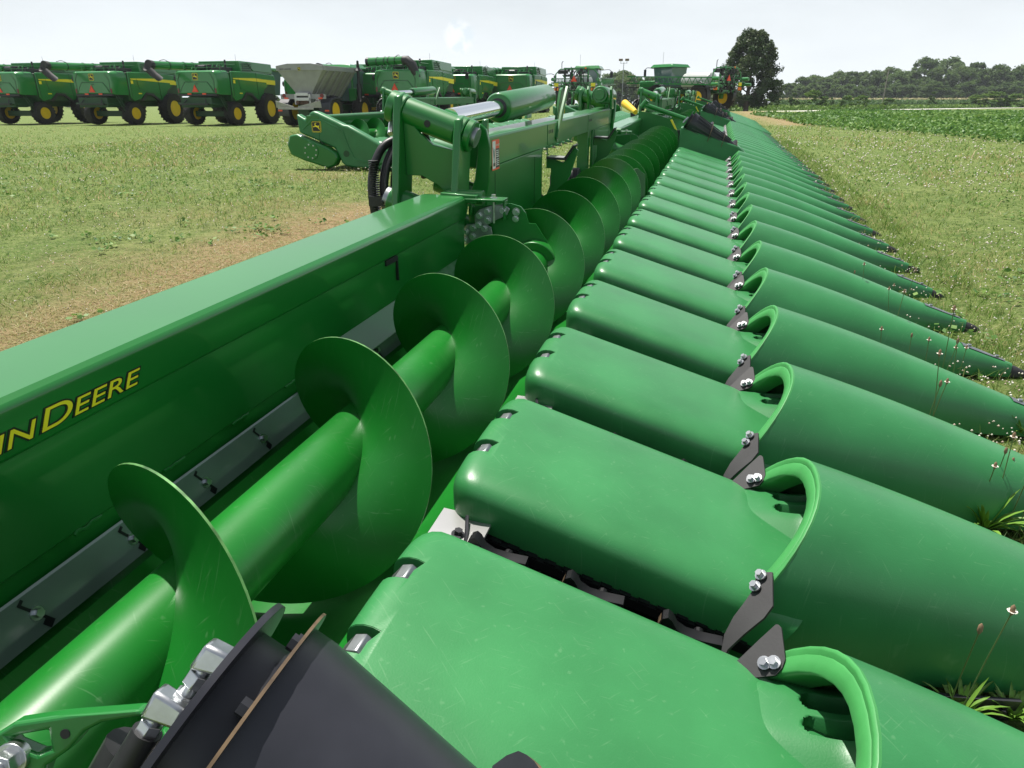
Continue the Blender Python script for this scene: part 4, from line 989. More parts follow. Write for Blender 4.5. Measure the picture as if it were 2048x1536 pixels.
    core = MB(); core.box((-1.62, 1.2, 1.5), (1.62, 6.4, 3.25)); core.box((-1.1, .4, 1.15), (1.1, 4.6, 1.7)); part('chassis', core, G_DARK, t, bevel=.05)
    # engine deck
    dk = MB()
    for x in (-1.35, -.5, .4, 1.35): dk.bar((x, .75, 3.3), (x, .75, 3.72), .04, .04)
    dk.bar((-1.4, .75, 3.72), (1.4, .75, 3.72), .04, .04); dk.bar((-1.4, .75, 3.52), (1.4, .75, 3.52), .03, .03); dk.bar((1.4, .75, 3.72), (1.4, 2.4, 3.72), .04, .04); dk.bar((-1.4, .75, 3.72), (-1.4, 2.4, 3.72), .04, .04)
    for k in range(7): x = -1.2+.38*k; dk.bar((x, 1.2, 3.3), (x+.1, 1.4, 3.62+.08*(k % 3)), .07, .07)
    part('deck_rail', dk, G_BODY, t)
    en = MB(); en.box((-.9, 1.3, 3.25), (.2, 2.5, 3.70)); en.cyl((-.45, 1.1, 3.52), (.05, 1.1, 3.52), .16, n=16); en.box((.35, 1.2, 3.3), (1.2, 2.3, 3.55)); en.cyl((.9, 2.0, 3.5), (.9, 2.0, 4.02), .06, n=10); part('engine', en, BLACKM, t, bevel=.02)
    # grain tank
    gt = MB(); gt.hexa([(-1.62, 2.6, 3.25), (1.62, 2.6, 3.25), (1.62, 6.2, 3.25), (-1.62, 6.2, 3.25), (-1.55, 2.55, 3.98), (1.55, 2.55, 3.98), (1.55, 6.25, 3.90), (-1.55, 6.25, 3.90)]); part('grain_tank', gt, G_BODY, t, bevel=.04)
    fl = MB(); fl.hexa([(1.56, 3.9, 3.40), (1.66, 3.9, 3.40), (1.66, 6.15, 3.34), (1.56, 6.15, 3.34), (1.44, 3.8, 3.96), (1.60, 3.3, 3.96), (1.60, 6.2, 3.90), (1.44, 6.2, 3.90)]); part('tank_flap', fl, G_BODY, t, bevel=.02)
    lv = MB()
    for k in range(4): lv.box((1.625, 2.75, 3.38+.13*k), (1.66, 3.75, 3.44+.13*k))
    part('louvre', lv, G_DARK, t)
    # cab
    cb = MB(); cb.hexa([(-.95, 6.5, 1.9), (.95, 6.5, 1.9), (.9, 8.1, 1.9), (-.9, 8.1, 1.9), (-1.0, 6.5, 3.5), (1.0, 6.5, 3.5), (1.0, 8.35, 3.5), (-1.0, 8.35, 3.5)]); part('cab', cb, GLASS, t, bevel=.03)
    rf = MB(); rf.box((-1.12, 6.3, 3.5), (1.12, 8.55, 3.72)); part('cab_roof', rf, G_BODY, t, bevel=.08)
    for s_ in (-1, 1):
        mr = MB(); mr.tube([(s_*1.1, 8.4, 3.55), (s_*1.6, 8.6, 3.6), (s_*1.95, 8.6, 3.45)], .03, 6); mr.box((s_*1.95-.13, 8.57, 2.95), (s_*1.95+.13, 8.64, 3.42)); part('mirror', mr, BLACKM, t, bevel=.02)
    # underside
    ax = MB(); ax.box((-1.5, 1.25, .55), (1.5, 1.62, .90)); ax.bar((-1.2, 1.4, .9), (-.9, 2.2, 1.5), .12, .12); ax.bar((1.2, 1.4, .9), (.9, 2.2, 1.5), .12, .12); part('rear_axle', ax, G_DARK, t, bevel=.03)
    ch = MB(); ch.box((-1.15, -.25, 1.12), (1.15, .75, 1.72)); ch.bar((-1.3, -.35, 1.35), (1.3, -.35, 1.35), .08, .10); ch.bar((1.3, -.35, 1.35), (1.35, .9, 1.25), .06, .10); ch.bar((-1.3, -.35, 1.35), (-1.35, .9, 1.25), .06, .10); part('straw_chopper', ch, G_DARK, t, bevel=.03)
    tb = MB(); tb.box((-1.05, -.55, 1.28), (1.05, -.2, 1.36)); tb.bar((-.8, -.4, 1.4), (-.6, -.1, 1.75), .05, .05); tb.bar((.8, -.4, 1.4), (.6, -.1, 1.75), .05, .05); part('tail_board', tb, BLACKM, t)
    la = MB(); la.bar((1.35, .3, 1.9), (1.55, .7, .9), .05, .05); la.bar((1.35, .5, 1.9), (1.55, .95, .9), .05, .05); part('service_ladder', la, G_DARK, t)
    for s_ in (-1, 1):
        wheel(t, s_*1.55, 1.42, .74, .62, .37, name='rear_wheel', steer=R(-6)); wheel(t, s_*1.72, 5.0, 1.02, .80, .52, name='front_wheel')
    bc = MB(); bc.cyl((1.45, 2.4, 3.98), (1.45, 2.4, 4.35), .008, n=6); part('antenna', bc, BLACKM, t)
    # unloading auger
    if auger:
        if auger == 'back': p0, p1 = Vector((-1.35, 5.2, 3.68)), Vector((-2.35, -.9, 3.62))
        else: p0, p1 = Vector((-2.05, .55, 3.80)), Vector((.45, .25, 3.84))
        d = (p1-p0).normalized()
        au = MB(); au.cyl(p0, p1, .24, n=28); u = part('unloading_auger', au, G_BODY, t)
        bd = MB()
        for q in (.25, .48, .60, .8): c_ = p0+(p1-p0)*q; bd.cyl(c_-d*.03, c_+d*.03, .265, n=24)
        hs = MB(); hs.tube([p0+(p1-p0)*.9+Vector((0, 0, .26)), p0+(p1-p0)*.85+Vector((.05, 0, .33)), p0+(p1-p0)*.8+Vector((0, 0, .25))], .02, 6)
        part('auger_band', bd, G_DARK, u); part('auger_hose', hs, HOSE, u)
        sp = MB()
        if auger == 'back':
            sp.rings([[q+(Vector((math.cos(a)*rr, 0, math.sin(a)*rr)) if k_ == 0 else Vector((math.cos(a)*rr*.9+.0, math.sin(a)*rr*.55, math.sin(a)*rr*.55))) for a in np.linspace(0, 2*PI, 17)[:-1]]
                      for q, rr, k_ in ((p1-d*.02, .27, 0), (p1+d*.25, .30, 0), (p1+Vector((-.05, -.42, -.18)), .30, 1), (p1+Vector((.35, -.40, -.55)), .27, 1), (p1+Vector((.75, -.40, -.82)), .25, 1))])
        else:
            sp.rings([[q+Vector((math.cos(a)*rr*sx_, math.sin(a)*rr, math.sin(a)*0+math.cos(a)*rr*sz_)) for a in np.linspace(0, 2*PI, 17)[:-1]]
                      for q, rr, sx_, sz_ in ((p1, .26, 0, 1), (p1+Vector((.30, 0, -.02)), .30, .25, .95), (p1+Vector((.62, 0, -.30)), .32, .75, .65), (p1+Vector((.80, 0, -.75)), .30, .9, .25), (p1+Vector((.95, 0, -1.05)), .22, .9, .3))])
            ec = MB(); ec.cyl(p0-d*.18, p0, .27, .25, n=28); ec.cyl(p0-d*.20, p0-d*.18, .16, n=20); part('auger_end', ec, BLACKM, u)
        part('auger_spout', sp, RUBBER, u, smooth=60)
    fan = MB(); fan.cyl((-1.75, .35, 2.85), (-1.60, .35, 2.85), .20, n=20); fan.cyl((-1.78, .35, 2.85), (-1.74, .35, 2.85), .10, n=16); part('side_lamp', fan, BLACKM, t)
    return t
def put(o, px, py, rz=0, label=None, scale=1, dx=0, dy=0, gz=True):
    p = gnd(px, py); o.location = (p.x+dx, p.y+dy, float(ground_z(p.x+dx, p.y+dy))); o.rotation_euler = (0, 0, rz); o.scale = (scale,)*3
    if label: o['label'] = label
    return o
def make_spreader():
    t = empty('spreader_truck', 'grey dry spreader with a wide stainless hopper and charcoal fenders', 'spreader truck')
    def hop(y0, y1, top, bot, zt, zb): return [(-bot, y0+.3, zb), (bot, y0+.3, zb), (bot, y1, zb), (-bot, y1, zb), (-top, y0, zt), (top, y0, zt), (top, y1, zt), (-top, y1, zt)]
    h = MB(); h.hexa(hop(.3, 4.6, 1.55, .42, 3.25, 1.75)); part('hopper', h, GREY, t, bevel=.02)
    rm = MB(); rm.prism([(-1.60, 3.22), (1.60, 3.22), (1.58, 3.50), (.8, 3.62), (-.8, 3.62), (-1.58, 3.50)], 'y', .26, .34)
    rm.box((-1.62, .30, 3.22), (-1.54, 4.65, 3.50)); rm.box((1.54, .30, 3.22), (1.62, 4.65, 3.50)); part('hopper_rim', rm, GREY, t, bevel=.01)
    tp = MB(); tp.box((-1.4, .5, 3.42), (1.4, 4.5, 3.50)); part('hopper_cover', tp, GREYST, t)
    for s_ in (-1, 1):
        for k in range(5):
            y = .9+.8*k; r = MB(); r.bar((s_*1.60, y, 3.2), (s_*.50, y, 1.75), .10, .10, (0, 1, 0)); part('hopper_rib', r, GREY, t)
    sg = MB(); sg.prism([(-1.2, 3.27), (-.3, 3.27), (-.3, 3.36), (-1.2, 3.36)], 'y', .255, .250); link('badge', cached('bsm', lambda: badge_mesh(.2)), t, (0, .24, 3.32))
    me = text_mesh('NEW LEADER', .13, DECALK, 'lettering', ext=.001); me.transform(Matrix.Translation((-1.35, .25, 3.27)) @ Matrix.Rotation(R(90), 4, 'X')); link('lettering', me, t)
    gt = MB(); gt.box((-.42, .25, 1.80), (.42, .65, 1.98)); gt.box((-.5, .2, 1.52), (.5, .9, 1.7)); gt.box((-.55, .3, 1.3), (-.4, .7, 1.9)); gt.box((.4, .3, 1.3), (.55, .7, 1.9)); part('gate', gt, STAIN, t, bevel=.01)
    mo = MB(); mo.box((-.42, .32, 1.30), (.42, .8, 1.55)); mo.cyl((-.3, .3, 1.42), (-.3, .2, 1.42), .12, n=14); mo.cyl((.3, .3, 1.42), (.3, .2, 1.42), .12, n=14); part('spinner_drive', mo, BROWN, t)
    df = MB()
    for s_ in (-1, 1): df.hexa([(s_*.15, -.55, 1.10), (s_*1.55, -.25, 1.12), (s_*1.55, -.20, 1.12), (s_*.15, -.50, 1.10), (s_*.15, -.60, 1.20), (s_*1.52, -.30, 1.52), (s_*1.52, -.25, 1.52), (s_*.15, -.55, 1.20)])
    df.box((-1.2, -.62, 1.02), (1.2, -.56, 1.12)); part('deflector_pan', df, mat('dull_sheet', (.34, .335, .33), .6, .2, var=.2, scale=4), t, bevel=.005)
    sp = MB(); sp.cyl((-.5, -.05, 1.12), (-.5, -.05, 1.16), .33, n=24); sp.cyl((.5, -.05, 1.12), (.5, -.05, 1.16), .33, n=24); part('spinner', sp, BROWN, t)
    bb = MB(); bb.box((-1.55, .38, 1.62), (-.5, .46, 1.90)); bb.box((.5, .38, 1.62), (1.55, .46, 1.90)); part('light_bar', bb, GREY, t)
    for x in (-1.3, 1.3): mb = MB(); mb.cyl((x, .36, 1.80), (x, .38, 1.80), .13, n=18); part('tail_lamp', mb, mat('tail_lamp_dark', (.16, .01, .01), .2), t)
    for x in (-1.15, 1.2): link('reflector', cached('refl', None), t, (x, .36, 1.66))
    ch = MB(); ch.box((-.55, .6, .9), (.55, 8.0, 1.3)); ch.box((-.4, .3, .5), (.4, .9, 1.0)); part('chassis', ch, G_DARK, t, bevel=.02)
    for s_ in (-1, 1):
        f = MB(); pts = [(.35, .62), (.30, 1.0), (.42, 1.40), (.75, 1.66), (1.4, 1.75), (2.1, 1.66), (2.1, 1.56), (1.4, 1.64), (.8, 1.56), (.52, 1.35), (.42, 1.0), (.44, .62)]
        f.prism(pts, 'x', min(s_*1.05, s_*1.80), max(s_*1.05, s_*1.80)); part('fender', f, FENDER, t, bevel=.03)
        link('reflector', cached('refl', None), t, (s_*1.62, .29, .95))
        wheel(t, s_*1.42, 1.35, .92, .62, .5, name='rear_wheel'); wheel(t, s_*1.42, 5.4, .92, .62, .5, name='rear_wheel')
    ex = MB(); ex.cyl((1.75, 4.6, 1.6), (1.75, 4.6, 2.55), .17, n=20); ex.cyl((1.75, 4.6, 2.55), (1.75, 4.6, 3.7), .10, n=16); ex.cyl((1.75, 4.6, 3.35), (1.75, 4.6, 3.55), .30, .12, n=20); ex.cyl((1.75, 4.6, 3.55), (1.80, 4.5, 3.95), .10, .07, n=12); part('exhaust_stack', ex, BLACKM, t)
    cab = MB(); cab.hexa([(-.9, 5.2, 1.5), (.95, 5.2, 1.5), (.9, 7.0, 1.5), (-.9, 7.0, 1.5), (-.95, 5.1, 3.4), (1.0, 5.1, 3.4), (1.0, 7.1, 3.4), (-.95, 7.1, 3.4)]); part('cab', cab, GLASS, t, bevel=.03)
    pi = MB(); pi.box((.9, 5.1, 1.5), (1.02, 5.25, 3.4)); pi.box((.85, 4.8, 1.5), (1.35, 5.9, 2.3)); part('cab_pillar', pi, G_BODY, t, bevel=.02)
    rf = MB(); rf.hexa([(-1.1, 4.9, 3.55), (1.1, 4.9, 3.55), (1.1, 7.3, 3.55), (-1.1, 7.3, 3.55), (-.9, 5.1, 3.78), (.9, 5.1, 3.78), (.9, 7.1, 3.78), (-.9, 7.1, 3.78)]); part('cab_roof', rf, G_BODY, t, bevel=.04)
    return t
def make_sprayer(folded=True):
    t = empty('sprayer', '-', 'sprayer', group='green self propelled sprayers')
    ch = MB(); ch.box((-.6, .5, 1.25), (.6, 7.6, 1.6)); part('chassis', ch, G_DARK, t, bevel=.03)
    tk = MB(); tk.cyl((0, 1.4, 2.15), (0, 4.3, 2.15), .7, n=28, prof=[(0, .4), (.06, .63), (.14, .70), (.86, .70), (.94, .63), (1, .4)]); part('tank', tk, mat('tank_plastic', (.42, .45, .43), .35), t)
    cab = MB(); cab.hexa([(-.85, 5.0, 1.8), (.85, 5.0, 1.8), (.8, 6.7, 1.8), (-.8, 6.7, 1.8), (-.9, 4.9, 3.25), (.9, 4.9, 3.25), (.9, 6.9, 3.25), (-.9, 6.9, 3.25)]); part('cab', cab, GLASS, t, bevel=.03)
    rf = MB(); rf.hexa([(-1.1, 4.7, 3.25), (1.1, 4.7, 3.25), (1.1, 7.15, 3.25), (-1.1, 7.15, 3.25), (-.95, 4.9, 3.5), (.95, 4.9, 3.5), (.95, 6.9, 3.5), (-.95, 6.9, 3.5)]); part('cab_roof', rf, G_BODY, t, bevel=.04)
    en = MB(); en.box((-.7, 6.9, 1.5), (.7, 8.6, 2.3)); part('bonnet', en, G_BODY, t, bevel=.1)
    mr = MB()
    for s_ in (-1, 1): mr.tube([(s_*.9, 6.9, 3.2), (s_*1.5, 7.0, 3.25), (s_*1.75, 7.0, 3.1)], .025, 6); mr.box((s_*1.75-.12, 6.98, 2.6), (s_*1.75+.12, 7.03, 3.1))
    part('mirror', mr, BLACKM, t)
    g = random.Random(5)
    fr = MB()
    for x in (-.9, -.35, .35, .9): fr.bar((x, .15, 1.3), (x, .15, 3.15), .10, .10)
    for z in (1.45, 2.0, 2.55, 3.10): fr.bar((-1.0, .12, z), (1.0, .12, z), .09, .09)
    fr.bar((-1.0, .1, 1.5), (0, .1, 3.0), .06, .06); fr.bar((1.0, .1, 1.5), (0, .1, 3.0), .06, .06); fr.tube([(-1.7, .2, 1.7), (-1.65, .2, 2.7), (-1.3, .2, 3.05), (1.3, .2, 3.05), (1.65, .2, 2.7), (1.7, .2, 1.7)], .05, 8, sub=1)
    for k in range(14): x = g.uniform(-.95, .95); z = g.uniform(1.5, 2.9); fr.bar((x, .02, z), (x+g.uniform(-.4, .4), .05, z+g.uniform(.1, .4)), .06, .06)
    part('boom_rack', fr, G_BODY, t)
    vl = MB()
    for k in range(30): x = g.uniform(-.95, .95); z = g.uniform(1.35, 3.0); vl.box((x-.06, -.05, z-.06), (x+.07, .12, z+.08))
    vl.box((-1.45, .05, 2.72), (-.7, .4, 2.98)); o = part('valve', vl, BLACKM, t); o['kind'] = 'stuff'
    hs = MB()
    for k in range(14): x = g.uniform(-.9, .9); hs.tube([(x, -.02, 2.9), (x+g.uniform(-.3, .3), -.1, 2.2), (x+g.uniform(-.5, .5), -.02, 1.5)], .022, 5, sub=3)
    o = part('boom_hose', hs, HOSE, t); o['kind'] = 'stuff'
    cr = MB(); cr.bar((-1.95, -.02, 2.06), (1.95, -.02, 2.06), .10, .10); cr.bar((-1.95, -.02, 1.86), (1.95, -.02, 1.86), .07, .07); part('cross_beam', cr, G_BODY, t)
    link('warning_triangle', SMV, t, (-.15, -.12, 2.35))
    for x in (-1.55, 1.35):
        a = MB(); a.box((x-.16, -.1, 1.50), (x-.04, 0, 1.72)); a.box((x+.06, -.1, 1.50), (x+.18, 0, 1.72)); part('amber_lamp', a, ORANGE, t, bevel=.02)
        y = MB(); y.box((x-.17, -.08, 1.80), (x+.17, -.02, 2.05)); part('yellow_plate', y, DECALY, t)
    for s_ in (-1, 1):
        bo = MB(); X = s_*1.75
        for z in (1.85, 2.35): bo.bar((X, -.3, z), (X+s_*.1, 8.9, z+.28), .09, .09)
        for k in range(16): y = -.2+.56*k; z0 = 1.85+.03*k*.56; bo.bar((X, y, z0), (X, y+.28, z0+.5), .035, .035); bo.bar((X, y+.28, z0+.5), (X, y+.56, z0), .035, .035)
        part('folded_boom', bo, G_BODY, t)
        nz_ = MB(); nz_.bar((X+s_*.02, -.35, 1.68), (X+s_*.1, 8.8, 1.78), .06, .05)
        for k in range(17): nz_.box((X-.03, -.2+.52*k, 1.55), (X+.03, -.14+.52*k, 1.68))
        part('nozzle_line', nz_, BLACKM, t)
        en_ = MB(); en_.cyl((X, -.5, 2.3), (X, .1, 2.3), .13, n=14); en_.cyl((X+s_*.2, -.6, 1.9), (X+s_*.2, 0, 1.9), .11, n=14); part('boom_end', en_, G_BODY, t)
        for y in (1.5, 5.9):
            wheel(t, s_*1.55, y, .98, .38, .44, name='narrow_wheel')
            f = MB(); pts = [(y-.95, .75), (y-1.06, 1.05), (y-1.0, 1.5), (y-.7, 1.92), (y-.1, 2.12), (y+.1, 2.12), (y+.1, 2.06), (y-.1, 2.05), (y-.66, 1.85), (y-.94, 1.45), (y-.99, 1.05), (y-.88, .75)]
            f.prism(pts, 'x', min(s_*1.36, s_*1.74), max(s_*1.36, s_*1.74)); part('fender', f, FENDER, t, bevel=.02)
            lg = MB(); lg.box((min(s_*1.1, s_*1.3), y-.15, .9), (max(s_*1.1, s_*1.3), y+.15, 1.9)); lg.bar((s_*.5, y, 1.5), (s_*1.2, y, 1.8), .2, .2); part('wheel_leg', lg, G_BODY, t, bevel=.02)
    bc = MB(); bc.cyl((.7, .1, 3.05), (.7, .1, 3.17), .07, n=12); part('beacon', bc, ORANGE, t)
    an = MB(); an.cyl((-.8, 6.0, 3.5), (-.8, 6.0, 4.4), .01, n=5); an.tube([(-1.2, .3, 3.0), (-1.2, .3, 3.5), (-1.1, .3, 3.6)], .03, 6); part('antenna', an, BLACKM, t)
    return t
def end_cover(root):
    """moulded end shield with badge and gear case, on a head without an end auger"""
    y = .05
    up_ = [(-1.646, .921), (-1.482, .827), (-1.424, .866), (-1.368, .949), (-1.298, .963), (-1.225, .944), (-.867, .796), (-.753, .747), (-.665, .736), (-.284, .551), (-.06, .428), (.10, .30), (.12, .12), (-.076, .10), (-.241, .03), (-.526, .03), (-.764, .06), (-.834, .111), (-.944, .358), (-1.618, .606)]
    mb = MB(); mb.prism(up_, 'y', y, y+.20); o = part('end_shield', mb, G_SNOUT, root, bevel=.035)
    rc = MB(); rc.prism([(-1.55, .66), (-1.35, .835), (-1.163, .835), (-.762, .665), (-.671, .40), (-.571, .20), (-.234, .12), (-.24, .105), (-.58, .18), (-.69, .39), (-.78, .65), (-1.17, .815), (-1.34, .815), (-1.52, .655)], 'y', y-.012, y+.01); part('shield_ridge', rc, G_SNOUT, o, bevel=.005)
    link('badge', cached('bsh', lambda: badge_mesh(.19)), o, (-1.264, y-.003, .711))
    hl = MB(); hl.cyl((-.727, y-.006, .271), (-.727, y+.01, .271), .055, n=24); part('shield_hole', hl, G_DARK, o)
    cs = MB(); cs.prism([(-1.764, .564), (-1.832, .405), (-1.777, .234), (-1.538, .146), (-1.252, .073), (-1.073, .022), (-.93, .069), (-.864, .189), (-.892, .281), (-1.034, .369), (-1.489, .536), (-1.621, .586)], 'y', y-.09, y+.1); c_ = part('gear_case', cs, G_PAINT, root, bevel=.03)
    ds = MB(); ds.cyl((-1.364, y-.105, .303), (-1.364, y-.08, .303), .145, n=36); part('case_lid', ds, G_PAINT, c_, bevel=.006)
    bl = MB()
    for k in range(8): a = 2*PI*(k+.3)/8; bl.bolt((-1.364+.115*math.cos(a), y-.104, .303+.115*math.sin(a)), (0, -1, 0), .009, .008)
    part('bolt', bl, STEEL, c_)
    ft = MB(); ft.prism([(-.20, .02), (-.24, .13), (-.08, .20), (.50, .26), (.9, .15), (1.0, .02)], 'y', y+.02, y+.24); part('end_divider', ft, G_SNOUT, root, bevel=.03)
    ds = MB(); ds.prism([(-.7, .02), (-.72, .62), (-.3, .50), (.35, .42), (1.0, .22), (1.5, .04)], 'y', y+.06, y+.34); part('end_divider', ds, G_SNOUT, root, bevel=.08)
# ------------------------------------------------------------------ trees, corn, bushes, poles
TREE_M = leaf_mat('tree_leaf', [(.040, .095, .028), (.080, .145, .040), (.12, .19, .055), (.19, .25, .085)], .6, .45)
OAK_M = leaf_mat('dark_tree_leaf', [(.022, .050, .017), (.048, .088, .030), (.09, .125, .05), (.17, .18, .085)], .6, .15)
BUSH_M = leaf_mat('bush_leaf', [(.045, .10, .018), (.10, .19, .03), (.19, .28, .05)], .6, .3)
CORN_M = leaf_mat('corn_leaf', [(.04, .10, .025), (.10, .19, .05), (.30, .33, .16), (.48, .42, .24)], .6, .3)
BARK = mat('bark', (.085, .068, .052), .9, var=.3, scale=8, bump=.5, bscale=14)
WOOD = mat('weathered_pole', (.26, .235, .21), .85, var=.2, scale=5)
def crown_mesh(name, h, rx, z0, shape, n_cl, leaves, lsize, material, seed):
    g = np.random.default_rng(seed); C = []
    for i in range(n_cl):
        t = g.random()**.85; a = g.uniform(0, 2*PI); rad = shape(t)*rx*(g.random()**.42)
        C.append((rad*math.cos(a), rad*math.sin(a), z0+t*(h-z0), (.55+.6*g.random())*rx*(.21 if n_cl < 200 else .15)))
    C = np.array(C); k = g.integers(0, n_cl, leaves); c = C[k]
    d = g.normal(size=(leaves, 3)); d /= np.linalg.norm(d, axis=1, keepdims=True); q = g.random(leaves)**.5
    P = c[:, :3]+d*(c[:, 3]*q)[:, None]*np.array([1.1, 1.1, .92])
    tone = g.random(n_cl)[k]*.45
    var = np.clip(.12+tone+.22*g.random(leaves)+.12*(d[:, 2]), 0, 1)
    global rng
    keep = rng; rng = g; V, Fq, vv = leaf_quads(P[:, 0], P[:, 1], P[:, 2], lsize*(.6+.8*g.random(leaves)), var, .7); rng = keep
    return fast_mesh(name, V, Fq, vv, material)
def trunk_mesh(h, r, seed, zbr=.25, spread=.5):
    g = np.random.default_rng(seed); mb = MB()
    pts = [(0, 0, -.2), (.02*h*g.normal()*.2, 0, h*.25), (.03*h*g.normal()*.3, .02*h*g.normal()*.3, h*.6), (0, 0, h*.9)]
    mb.cyl(pts[0], pts[1], r*1.25, r*.9, 12); mb.cyl(pts[1], pts[2], r*.9, r*.5, 10); mb.cyl(pts[2], pts[3], r*.5, r*.1, 8)
    for k in range(9):
        z = h*(zbr+.07*k); a = g.uniform(0, 6.28); ln = h*spread*(.9-.06*k)*.6
        e = Vector((math.cos(a)*ln, math.sin(a)*ln, z+ln*.55)); mid = Vector((math.cos(a)*ln*.5, math.sin(a)*ln*.5, z+ln*.2))
        mb.cyl((0, 0, z), mid, r*.34, r*.22, 6); mb.cyl(mid, e, r*.22, r*.06, 6)
    return mb.mesh('trunk', BARK, 40)
round_ = lambda t: math.sqrt(max(.02, 1-(2*t-.95)**2*.95))
cone_ = lambda t: (1.06-t)**.55*min(1, .62+2.6*t)
CR = [(crown_mesh('crown', 11, 4.2+.5*i, 1.2, round_, 80, 9000, .27, TREE_M, 40+i), trunk_mesh(9, .26, 50+i)) for i in range(5)]
def tree(loc, h, label, group, v, wide=1.0, nm='tree'):
    t = empty(nm, label, 'tree', loc, group, random.uniform(0, 6.28)); s = h/11.0; t.scale = (s*wide, s*wide, s)
    link('crown', CR[v][0], t); link('trunk', CR[v][1], t); return t
def far(px, py, depth):
    p = wat(px, py, depth); return (p.x, p.y, float(ground_z(p.x, p.y)))
# the big tree beside the road
bt = far(1491, 222, 112)
bigt = empty('shade_tree', 'large dark tree standing alone beside the gravel road behind the sprayer', 'tree', bt)
link('crown', crown_mesh('crown', 11.3, 5.7, 1.2, cone_, 260, 40000, .17, OAK_M, 5), bigt); link('trunk', trunk_mesh(9.5, .36, 6, .16, .5), bigt)
# tree line: one entry per tree (pixel column, top row, depth)
TL = [(1578, 170, 340), (1600, 160, 335), (1622, 157, 350), (1648, 160, 335), (1668, 152, 345), (1692, 149, 335), (1718, 151, 350), (1742, 149, 335), (1768, 144, 340), (1790, 152, 330),
      (1812, 148, 345), (1838, 127, 340), (1866, 142, 330), (1890, 127, 350), (1908, 144, 330), (1934, 133, 335), (1958, 146, 345), (1984, 139, 330), (2004, 150, 345), (2030, 141, 335), (2056, 146, 345)]
DESC = ['pointed', 'broad', 'rounded', 'low spreading', 'tall']
for i, (px, py, dp) in enumerate(TL):
    g = far(px, 208, dp); h = CAMP.z+(205-py)/F_PX*dp*1.0-g[2]
    tree(g, h, f'{["crowded green", "broad dark green", "rounded green", "spreading green", "full green"][i % 5]} tree, {nth(i)} from the left in the far wood', 'trees of the far wood', i % 5, 1.0 if h > 14 else 1.22)
for i in range(21):   # understorey closing the wood's edge
    px = 1572+i*24; g = far(px, 208, 318+random.uniform(-4, 4)); tree(g, 8.2+random.uniform(-1, 1.6), f'low bushy tree, {nth(i)} from the left along the foot of the far wood', 'low trees along the wood edge', (i*3+1) % 5, 1.2, "edge_tree")
for i, (px, py, dp) in enumerate([(1222, 153, 260), (1240, 150, 265), (1262, 158, 255), (1296, 158, 270), (1316, 166, 270), (952, 172, 240), (972, 166, 245), (1072, 172, 260), (1090, 178, 270), (1180, 182, 280), (1345, 180, 270), (1395, 178, 280), (1420, 184, 270)]):
    g = far(px, 210, dp); tree(g, CAMP.z+(205-py)/F_PX*dp-g[2], ['distant tree left of the light pole', 'tallest distant tree right behind the light pole', 'distant tree just right of the light pole', 'distant tree left of the green cab roof', 'low distant tree beside the green cab roof', 'distant tree left of the combine standing apart', 'distant tree touching the combine standing apart', 'small distant tree left of the rear facing sprayer', 'small distant tree behind the rear facing sprayer', 'low distant tree right of the rear facing sprayer', 'low distant tree behind the long booms', 'low distant tree behind the sprayer tank', 'low distant tree left of the big shade tree'][i], 'distant trees behind the machines', (i+2) % 5, 1.15)
for i in range(15):   # hedge closing the horizon behind the combines on the left
    px = 10+i*66; g = far(px, 210, 190+10*math.sin(i*2.1)); tree(g, 3.4+random.uniform(-.5, .9), f'low hedge tree, {nth(i)} from the left behind the parked combines', 'hedge trees behind the combines', i % 5, 2.2, 'hedge_tree')
# road, corn and verge
strip_on_ground('gravel_road', [far(px, 215, d) for px, d in ((1250, 96), (1420, 103), (1500, 112), (1640, 128), (1800, 150), (1960, 182), (2120, 225), (2300, 280))], 5.5, GRAVEL, .05)
ROADD = lambda px: np.interp(px, (1250, 1420, 1500, 1640, 1800, 1960, 2120, 2300), (96, 103, 112, 128, 150, 182, 225, 280))
def band(name, n, pxr, dr, zr, size, material, vmul, base=None):
    px = rng.uniform(*pxr, n); dp = rng.uniform(*dr, n)+(base(px) if base else 0); P = np.array([far(a, 208, b) for a, b in zip(px, dp)]); q = rng.random(n)
    z = P[:, 2]+zr[0]+(zr[1]-zr[0])*q
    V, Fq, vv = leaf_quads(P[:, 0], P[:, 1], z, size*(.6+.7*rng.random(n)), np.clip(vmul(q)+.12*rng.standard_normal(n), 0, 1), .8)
    o = link(name, fast_mesh(name, V, Fq, vv, material)); o['kind'] = 'stuff'; return o
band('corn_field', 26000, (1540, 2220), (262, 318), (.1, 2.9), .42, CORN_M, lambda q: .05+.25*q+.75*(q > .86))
band('verge_growth', 15000, (1430, 2250), (10, 75), (0, .8), .30, BUSH_M, lambda q: .2+.5*q, ROADD)
BUSHM = [crown_mesh('foliage', 3, 1.6, .05, lambda t: math.sqrt(max(.05, 1-(1.5*t-.45)**2)), 26, 2600, .12, BUSH_M, 70), crown_mesh('foliage', 3, 1.1, .05, lambda t: (1.05-t)**.8, 20, 2200, .12, TREE_M, 71)]
